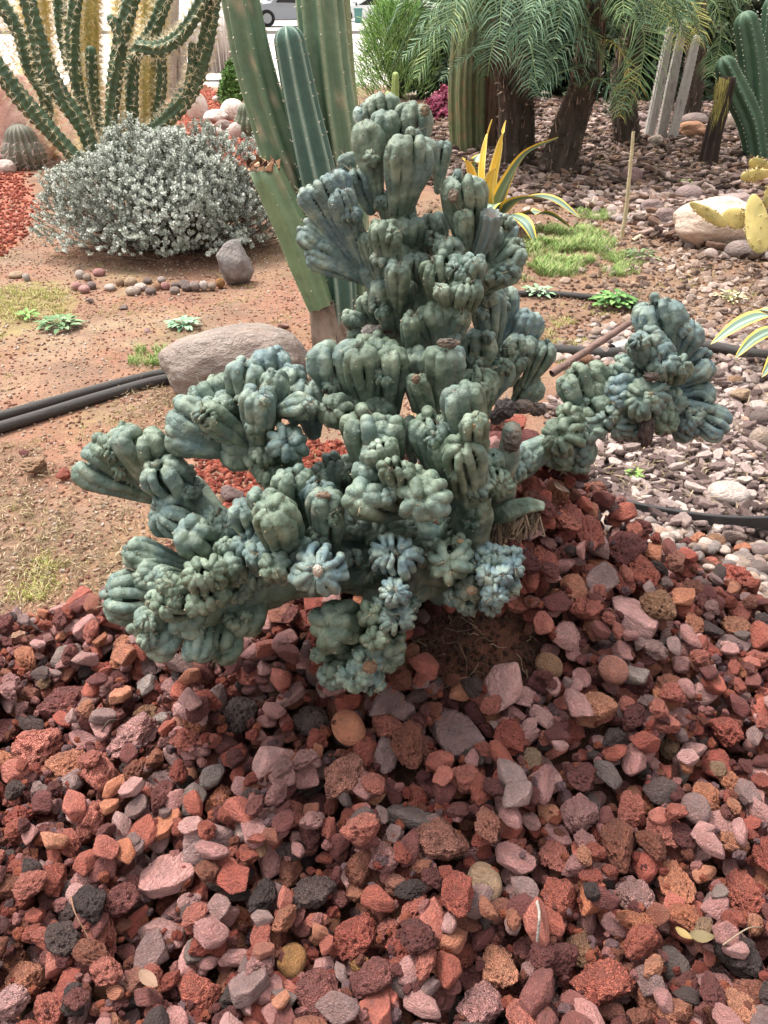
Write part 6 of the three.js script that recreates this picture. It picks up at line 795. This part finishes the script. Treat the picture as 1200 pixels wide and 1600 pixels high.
tag(instanced('litter', tuftD, bitsMat, [...scatterIn(1500, darkL, (x, z) => [V(x, groundY(x, z) + 0.004, z), turnTo(V(rr_(-1, 1), 0.25, rr_(-1, 1)).normalize()), rr_(0.5, 1.2), null]), ...scatterIn(1500, rightField, (x, z) => fbm(x * 2, 17, z * 2, 3) > -0.05 ? [V(x, groundY(x, z) + 0.004, z), turnTo(V(rr_(-1, 1), 0.2, rr_(-1, 1)).normalize()), rr_(0.4, 1.1), null] : null), ...scatterIn(2200, bedFar, (x, z) => [V(x, groundY(x, z) + 0.03, z), turnTo(V(rr_(-1, 1), 0.25, rr_(-1, 1)).normalize()), rr_(0.8, 2.4), null]), ...scatterIn(700, poly([[180, 590], [300, 560], [420, 640], [300, 700], [200, 660]]), (x, z) => [V(x, groundY(x, z) + 0.004, z), turnTo(V(rr_(-1, 1), 0.2, rr_(-1, 1)).normalize()), rr_(0.5, 1.1), null]), ...scatterIn(700, bedNear, (x, z) => noPile(x, z) ? [V(x, groundY(x, z) + 0.02, z), turnTo(V(rr_(-1, 1), 0.2, rr_(-1, 1)).normalize()), rr_(0.7, 1.6), null] : null)]), 'dry grass stalks and litter on the brown soil', 'litter', null, 'stuff');
function weed(x, y, r, n, L, w, cols, lab, up = 0.35) { const o = onGround(x, y), t = thing('weed', lab, 'weed', o), R = r * mpp(o), cc = cols.map(lin), S2 = new Bits(); for (let i = 0; i < n; i++) { const B_ = new Bits(), a = i * 2.4 + rnd() * 0.4, f = Math.sqrt(i / n), p = V(Math.cos(a) * R * f * 0.7, 0.01 + (1 - f) * up * R + rnd() * 0.02, Math.sin(a) * R * f * 0.6), d = V(Math.cos(a), rr_(0.05, 0.6), Math.sin(a)).normalize(), u = V(-Math.cos(a) * 0.4, 1, -Math.sin(a) * 0.4).normalize(); const s = d.clone().cross(u).normalize(), c = pick(cc), l = L * rr_(0.7, 1.2), q = [0, 0.3, 0.65, 1].map((t2) => p.clone().addScaledVector(d, l * t2).add(V(0, -0.25 * l * t2 * t2, 0))), ws = [0.25, 1, 0.9, 0.1]; for (let k = 0; k < 3; k++) { B_.quad(q[k].clone().addScaledVector(s, -ws[k] * w).addScaledVector(u, ws[k] * w * 0.3), q[k], q[k + 1], q[k + 1].clone().addScaledVector(s, -ws[k + 1] * w).addScaledVector(u, ws[k + 1] * w * 0.3), c); B_.quad(q[k], q[k].clone().addScaledVector(s, ws[k] * w).addScaledVector(u, ws[k] * w * 0.3), q[k + 1].clone().addScaledVector(s, ws[k + 1] * w).addScaledVector(u, ws[k + 1] * w * 0.3), q[k + 1], c); } put('leaf', B_.geo(), leafMat, t); S2.tube([V(0, 0, 0), p.clone().multiplyScalar(0.5).add(V(0, 0.01, 0)), p], 0.0018, 0.0012, cc[0], 3); } put('stalks', S2.geo(), bitsMat, t); }
weed(960, 478, 42, 64, 0.055, 0.017, ['#567f42', '#66904e', '#476c3a', '#78995a'], 'lush green leafy weed growing beside the black hose');
weed(95, 512, 34, 42, 0.07, 0.013, ['#6f8a62', '#85a078', '#5c7853'], 'grey green rosette weed on the red soil at left, nearer the border', 0.2);
weed(288, 512, 25, 30, 0.06, 0.013, ['#86a888', '#9bb99a', '#74977a'], 'pale green rosette weed above the large smooth boulder', 0.2);
weed(44, 498, 16, 14, 0.045, 0.009, ['#6a9a4e', '#7fae5e'], 'tiny green weed left of the grey green rosette', 0.2);
weed(840, 462, 26, 22, 0.05, 0.012, ['#7d9f7a', '#93b18e'], 'pale weed behind the tower of the crested cactus', 0.2);
weed(1000, 403, 34, 30, 0.06, 0.01, ['#62754f', '#778a5c', '#4f6045'], 'dull green weed in front of the wide tan boulder', 0.2);
weed(1072, 292, 14, 22, 0.06, 0.016, ['#7f9a48', '#93ae56'], 'small moss tuft among the far pebbles', 0.5);
weed(988, 752, 13, 20, 0.03, 0.005, ['#7fa052', '#94b565'], 'tiny seedling in the bark below the right cactus arm', 0.9);
weed(1140, 470, 30, 36, 0.03, 0.008, ['#b5b08a', '#c9c4a0', '#8f9160'], 'pale yellowish sprawling weed above the right agave', 0.3);
// ---------- pipes, edging, stakes, sticks ----------
const dirt = T.soil.clone(); dirt.repeat.set(24, 1); const rubber = std({ color: '#403c3a', map: dirt, roughness: 0.75, bumpMap: T.grain, bumpScale: 0.004 });
function pipe(name, list, rpx, mat, label, cat, par, lift = 0) { const P = list.map(([x, y, gy]) => { const p = onGround(x, y, gy ?? 0); return p; }), r = rpx * mpp(P[Math.floor(P.length / 2)]), g = new THREE.TubeGeometry(new THREE.CatmullRomCurve3(P.map((p) => V(p.x, p.y + r * 0.8 + lift, p.z))), 60, r, 14, false); const m = put(name, g, mat, par ?? scene); return label ? tag(m, label, cat) : m; }
pipe('irrigation_pipe', [[-160, 722], [-20, 681], [60, 657], [160, 626], [255, 600], [330, 590]], 8.6, rubber, 'thick black pipe in front of its thinner twin, ending at the large boulder', 'pipe');
pipe('irrigation_pipe', [[-160, 690], [-20, 662], [60, 640], [160, 612], [250, 590], [330, 580]], 7.6, rubber, 'thinner black pipe lying behind the thick one, ending at the boulder', 'pipe');
pipe('irrigation_pipe', [[770, 465], [840, 462], [900, 466], [960, 472], [992, 478], [1003, 492], [1000, 505]], 5, rubber, 'black hose bending past the leafy weed behind the crested cactus', 'hose');
{ const t = thing('irrigation_pipe', 'black pipe with a white joint crossing behind the right cactus arm', 'pipe', onGround(950, 556)), o = t.position; const P = (l) => { const m = l; m.position.sub(o); return m; }; P(pipe('pipe_run', [[860, 552], [900, 554], [945, 558], [968, 556]], 8, rubber, null, null, t)); P(pipe('joint', [[955, 554], [975, 548], [1000, 543]], 9.5, std({ color: '#b9b6b6', roughness: 0.5 }), null, null, t)); P(pipe('pipe_run', [[985, 546], [1060, 542], [1120, 550], [1180, 560], [1300, 575]], 8.5, rubber, null, null, t)); }
{ const P = spline([[880, 775], [910, 792], [960, 806], [1010, 818], [1080, 830], [1150, 836], [1230, 834], [1400, 820]].map(([x, y]) => onGround(x, y)), 60), g = new THREE.BufferGeometry(), pos = [], idx = [], hgt = 0.072, th = 0.007; P.forEach((p, i) => { const d = P[Math.min(i + 1, 60)].clone().sub(P[Math.max(0, i - 1)]).normalize(), s = V(-d.z, 0, d.x), w = 0.003 * N3(i * 0.3, 1, 1); for (const [a, y] of [[-th, -0.02], [-th, hgt * 0.92], [-th * 0.6, hgt], [th * 0.6, hgt], [th, hgt * 0.92], [th, -0.02]]) pos.push(p.x + s.x * (a + w), y + w * 0.6, p.z + s.z * (a + w)); }); for (let i = 0; i < 60; i++) for (let k = 0; k < 5; k++) { const a = i * 6 + k; idx.push(a, a + 6, a + 1, a + 1, a + 6, a + 7); } g.setAttribute('position', new THREE.Float32BufferAttribute(pos, 3)); g.setIndex(idx); g.computeVertexNormals(); tag(put('garden_edging', g.toNonIndexed(), std({ color: '#2c2a2c', roughness: 0.65 })), 'black plastic edging strip between the bark bed and the pebbles', 'edging'); }
const barkMat = std({ vertexColors: true, roughness: 0.95, bumpMap: C1(T.grain, 2), bumpScale: 0.01 });
const rod = (name, P, r0, r1, cols, label, cat) => { const B_ = new Bits(), c = lin(cols); const wob = spline(P, 24).map((p, i) => p.add(V(0.3 * r0 * N3(i * 0.5, 1, 2), 0.25 * r0 * N3(i * 0.4, 5, 2), 0))); B_.tube(wob, r0, r1, c, 8); let g = B_.geo(); g = weld2(g, (x, y, z) => { const k = 1 + 0.7 * fbm(x * 40, y * 40, z * 40, 3); return [c.r * k, c.g * k, c.b * k]; }); return tag(put(name, g, barkMat), label, cat); };
const weld2 = (g, fn) => { const m = weld(g); m.computeVertexNormals(); paint(m, fn); return boxUV(m, 1); };
rod('stick', [at(862, 584, 2.62), at(920, 546, 2.72), at(984, 504, 2.86)], 0.0135, 0.0115, '#6d5750', 'straight brown stick leaning between the crested cactus and its right arm', 'stick');
{ const b = onGround(971, 372), h = -b.z; rod('stake', [b, at(978, 330, h), at(985, 260, h), at(990, 205, h)], 0.016, 0.011, '#b7a98a', 'thin pale upright stake standing in the soil beyond the grass', 'stake'); }
rod('stick', [onGround(988, 376, 0.01), onGround(1007, 364, 0.012)], 0.012, 0.009, '#e0d2ac', 'short cream stick lying beside the foot of the stake', 'stick');
{ const o = (x, y) => { const r = ray(x, y); let t = 0.8; while (t < 4) { const p = EYE.clone().addScaledVector(r, t); if (p.y < hAt(p.x, p.z) + 0.006) break; t += 0.003; } return EYE.clone().addScaledVector(r, t).add(V(0, 0.006, 0)); };
  rod('twig', [o(838, 1410), o(841, 1440).add(V(0, 0.012, 0)), o(839, 1474)], 0.0028, 0.0024, '#8f8780', 'thin grey twig sticking out between red rocks on the lower slope', 'twig');
  rod('twig', [o(158, 1150), o(172, 1136).add(V(0, 0.012, 0)), o(186, 1128)], 0.0022, 0.0012, '#4d4038', 'small dark forked twig on the left slope', 'twig');
  rod('twig', [o(1128, 1480), o(1160, 1462).add(V(0, 0.01, 0)), o(1188, 1452)], 0.0014, 0.001, '#8a7a66', 'thin dry stalk beside the dead yellow leaf', 'twig');
  rod('twig', [onGround(1108, 912, 0.03), onGround(1113, 925, 0.04), onGround(1112, 934, 0.03)], 0.003, 0.002, '#d9d2ca', 'thin white twig among the pebbles', 'twig');
  rod('twig', [o(112, 1404), o(122, 1440).add(V(0, 0.02, 0)), o(140, 1470)], 0.0014, 0.001, '#7a5b48', 'thin brown dry strand arching over the rocks in the lower left', 'twig');
  const leafAt = (p, L, w, col, yaw, lab) => { const B_ = new Bits(), c = lin(col), d = V(Math.cos(yaw), 0.15, Math.sin(yaw)), s = V(-Math.sin(yaw), 0.1, Math.cos(yaw)); const n = 6; for (let i = 0; i < n; i++) { const t0 = i / n, t1 = (i + 1) / n, q = (t, k) => p.clone().addScaledVector(d, L * (t - 0.5)).addScaledVector(s, k * w * Math.sin(Math.PI * (0.08 + 0.9 * t))).add(V(0, 0.25 * L * (t - 0.5) * (t - 0.5) + Math.abs(k) * w * 0.35, 0)); for (const k of [-1, 1]) B_.quad(q(t0, 0), q(t0, k), q(t1, k), q(t1, 0), c); } tag(put('dead_leaf', B_.geo(), bitsMat), lab, 'leaf'); };
  leafAt(o(1012, 1470).add(V(0.055, 0.012, 0)), 0.03, 0.008, '#857047', 0.9, 'curled dead yellow leaf on the lower right slope');
  leafAt(o(1092, 1475).add(V(0, 0.012, 0)), 0.04, 0.012, '#6a5d42', 0.2, 'flat dead olive leaf beside the blue grey stone');
  leafAt(o(236, 1545).add(V(0, 0.02, 0)), 0.05, 0.011, '#7d6353', 0.7, 'brown dead leaf lying in the lower left');
  leafAt(o(872, 770).add(V(0, 0.02, 0.03)), 0.075, 0.011, '#8d7468', 1.3, 'long brown dead leaf standing beside the withered pod'); }
// ---------- the street ----------
function car(name, label, pos, turn, L, W2, H, body, kind) {
  const t = thing(name, label, kind, pos); t.rotation.y = turn; const bm = new THREE.MeshPhysicalMaterial({ color: body, roughness: 0.35, clearcoat: 0.6 }), dark = std({ color: '#15171a', roughness: 0.2 }), tyre = std({ color: '#1b1b1c', roughness: 0.9 }), rim = std({ color: '#9a9da0', roughness: 0.35, metalness: 0.7 });
  const prof = kind === 'pickup' ? [[-.5, .30], [-.5, .58], [-.12, .6], [-.08, .97], [.16, 1], [.27, .62], [.46, .56], [.5, .46], [.5, .26], [.42, .22], [-.45, .22]] : [[-.5, .3], [-.48, .62], [-.38, .68], [-.24, .97], [.02, 1], [.2, .66], [.46, .54], [.5, .4], [.49, .2], [-.48, .2]];
  const ext = (P, w, bevel) => { const s = new THREE.Shape(); P.forEach(([x, y], i) => i ? s.lineTo(x * L, y * H) : s.moveTo(x * L, y * H)); const g = new THREE.ExtrudeGeometry(s, { depth: w, bevelEnabled: true, bevelSize: bevel, bevelThickness: bevel, bevelSegments: 3 }); return g.translate(0, 0, -w / 2); };
  put('body', ext(prof, W2 - 0.16, 0.08), bm, t);
  const win = kind === 'pickup' ? [[-.06, .64], [-.04, .92], [.14, .94], [.22, .66]] : [[-.36, .68], [-.24, .91], [.01, .93], [.15, .68]]; const wl = put('side_window', ext(win, W2 + 0.012, 0.004), dark, t); const ws = kind === 'pickup' ? [.145, .94, .262, .65] : [.01, .965, .185, .68]; const wg = new THREE.BoxGeometry(0.03, Math.hypot((ws[2] - ws[0]) * L, (ws[3] - ws[1]) * H) * 0.9, W2 * 0.8); const m = put('windscreen', wg, dark, t); m.position.set((ws[0] + ws[2]) / 2 * L + 0.075, (ws[1] + ws[3]) / 2 * H + 0.06, 0); m.rotation.z = Math.atan2((ws[2] - ws[0]) * L, (ws[1] - ws[3]) * H);
  for (const x of [-.31, .32]) for (const s of [-1, 1]) { const w = put('wheel', new THREE.CylinderGeometry(H * .235, H * .235, 0.24, 28).rotateX(Math.PI / 2), tyre, t); w.position.set(x * L, H * .235, s * (W2 / 2 - 0.07)); put('rim', new THREE.CylinderGeometry(H * .14, H * .14, 0.256, 20).rotateX(Math.PI / 2), rim, w); }
  for (const s of [-1, 1]) { const q = put('headlight', new THREE.BoxGeometry(0.06, 0.14, 0.3), std({ color: '#dfe3e6', roughness: 0.15 }), t); q.position.set(0.5 * L + 0.06, 0.46 * H, s * W2 * 0.34); const mi = put('mirror', new THREE.SphereGeometry(0.13, 12, 8).scale(0.6, 0.8, 1), dark, t); mi.position.set(0.19 * L, 0.72 * H, s * (W2 / 2 + 0.1)); }
}
const street = (x, y) => onGround(x, y, -0.3);
car('pickup_truck', 'grey pickup truck parked on the street between the tall columns', street(462, 41), 0.25 + Math.PI, 5.6, 2.0, 1.85, '#8d9299', 'pickup');
car('parked_car', 'white car parked on the street above the pencil bush', street(575, 33), 0.1 + Math.PI, 4.6, 1.8, 1.42, '#e8e9ea', 'car');
{ const o = street(560, 36), t = thing('wheelie_bin', 'teal plastic bin standing at the kerb in front of the white car', 'bin', o), s = mpp(o), mat = std({ color: '#5d8f8a', roughness: 0.6 }); const g = new THREE.CylinderGeometry(9 * s, 7 * s, 18 * s, 4, 1).rotateY(Math.PI / 4).toNonIndexed(); g.computeVertexNormals(); g.translate(0, 9 * s, 0); put('body', g, mat, t); const l = put('lid', new THREE.BoxGeometry(14 * s, 2 * s, 14 * s), mat, t); l.position.y = 19 * s; for (const k of [-1, 1]) { const w = put('wheel', new THREE.CylinderGeometry(2 * s, 2 * s, 1.5 * s, 14).rotateZ(Math.PI / 2), std({ color: '#222' }), t); w.position.set(k * 5 * s, 2 * s, -6 * s); } }
{ const g = new THREE.BoxGeometry(60, 0.14, 0.3), m = put('kerb', g, std({ color: '#c9c4bd', map: T.grain, roughness: 0.9 })); m.position.set(0, -0.24, -47); m.userData.kind = 'structure'; }
tag(instanced('soil_crumbs', G.lavaLo[3], grainMat, (() => { const out = []; for (let i = 0; i < 900; i++) { const x = soilHole.x + rr_(-0.18, 0.18), z = soilHole.z + rr_(-0.13, 0.13), s = rr_(0.0015, 0.006); out.push([V(x, moundH(x, z) - 0.008 + s * 0.5, z), turnTo(V(rr_(-1, 1), rr_(-1, 1), rr_(-1, 1)).normalize()), V(s, s * 0.8, s), lin(pick(['#5a4335', '#6f5443', '#49372c', '#846652', '#7d4a3d']))]); } return out; })()), 'dark soil crumbs on the bare patch under the cactus', 'soil', null, 'stuff');
renderer.render(scene, camera);
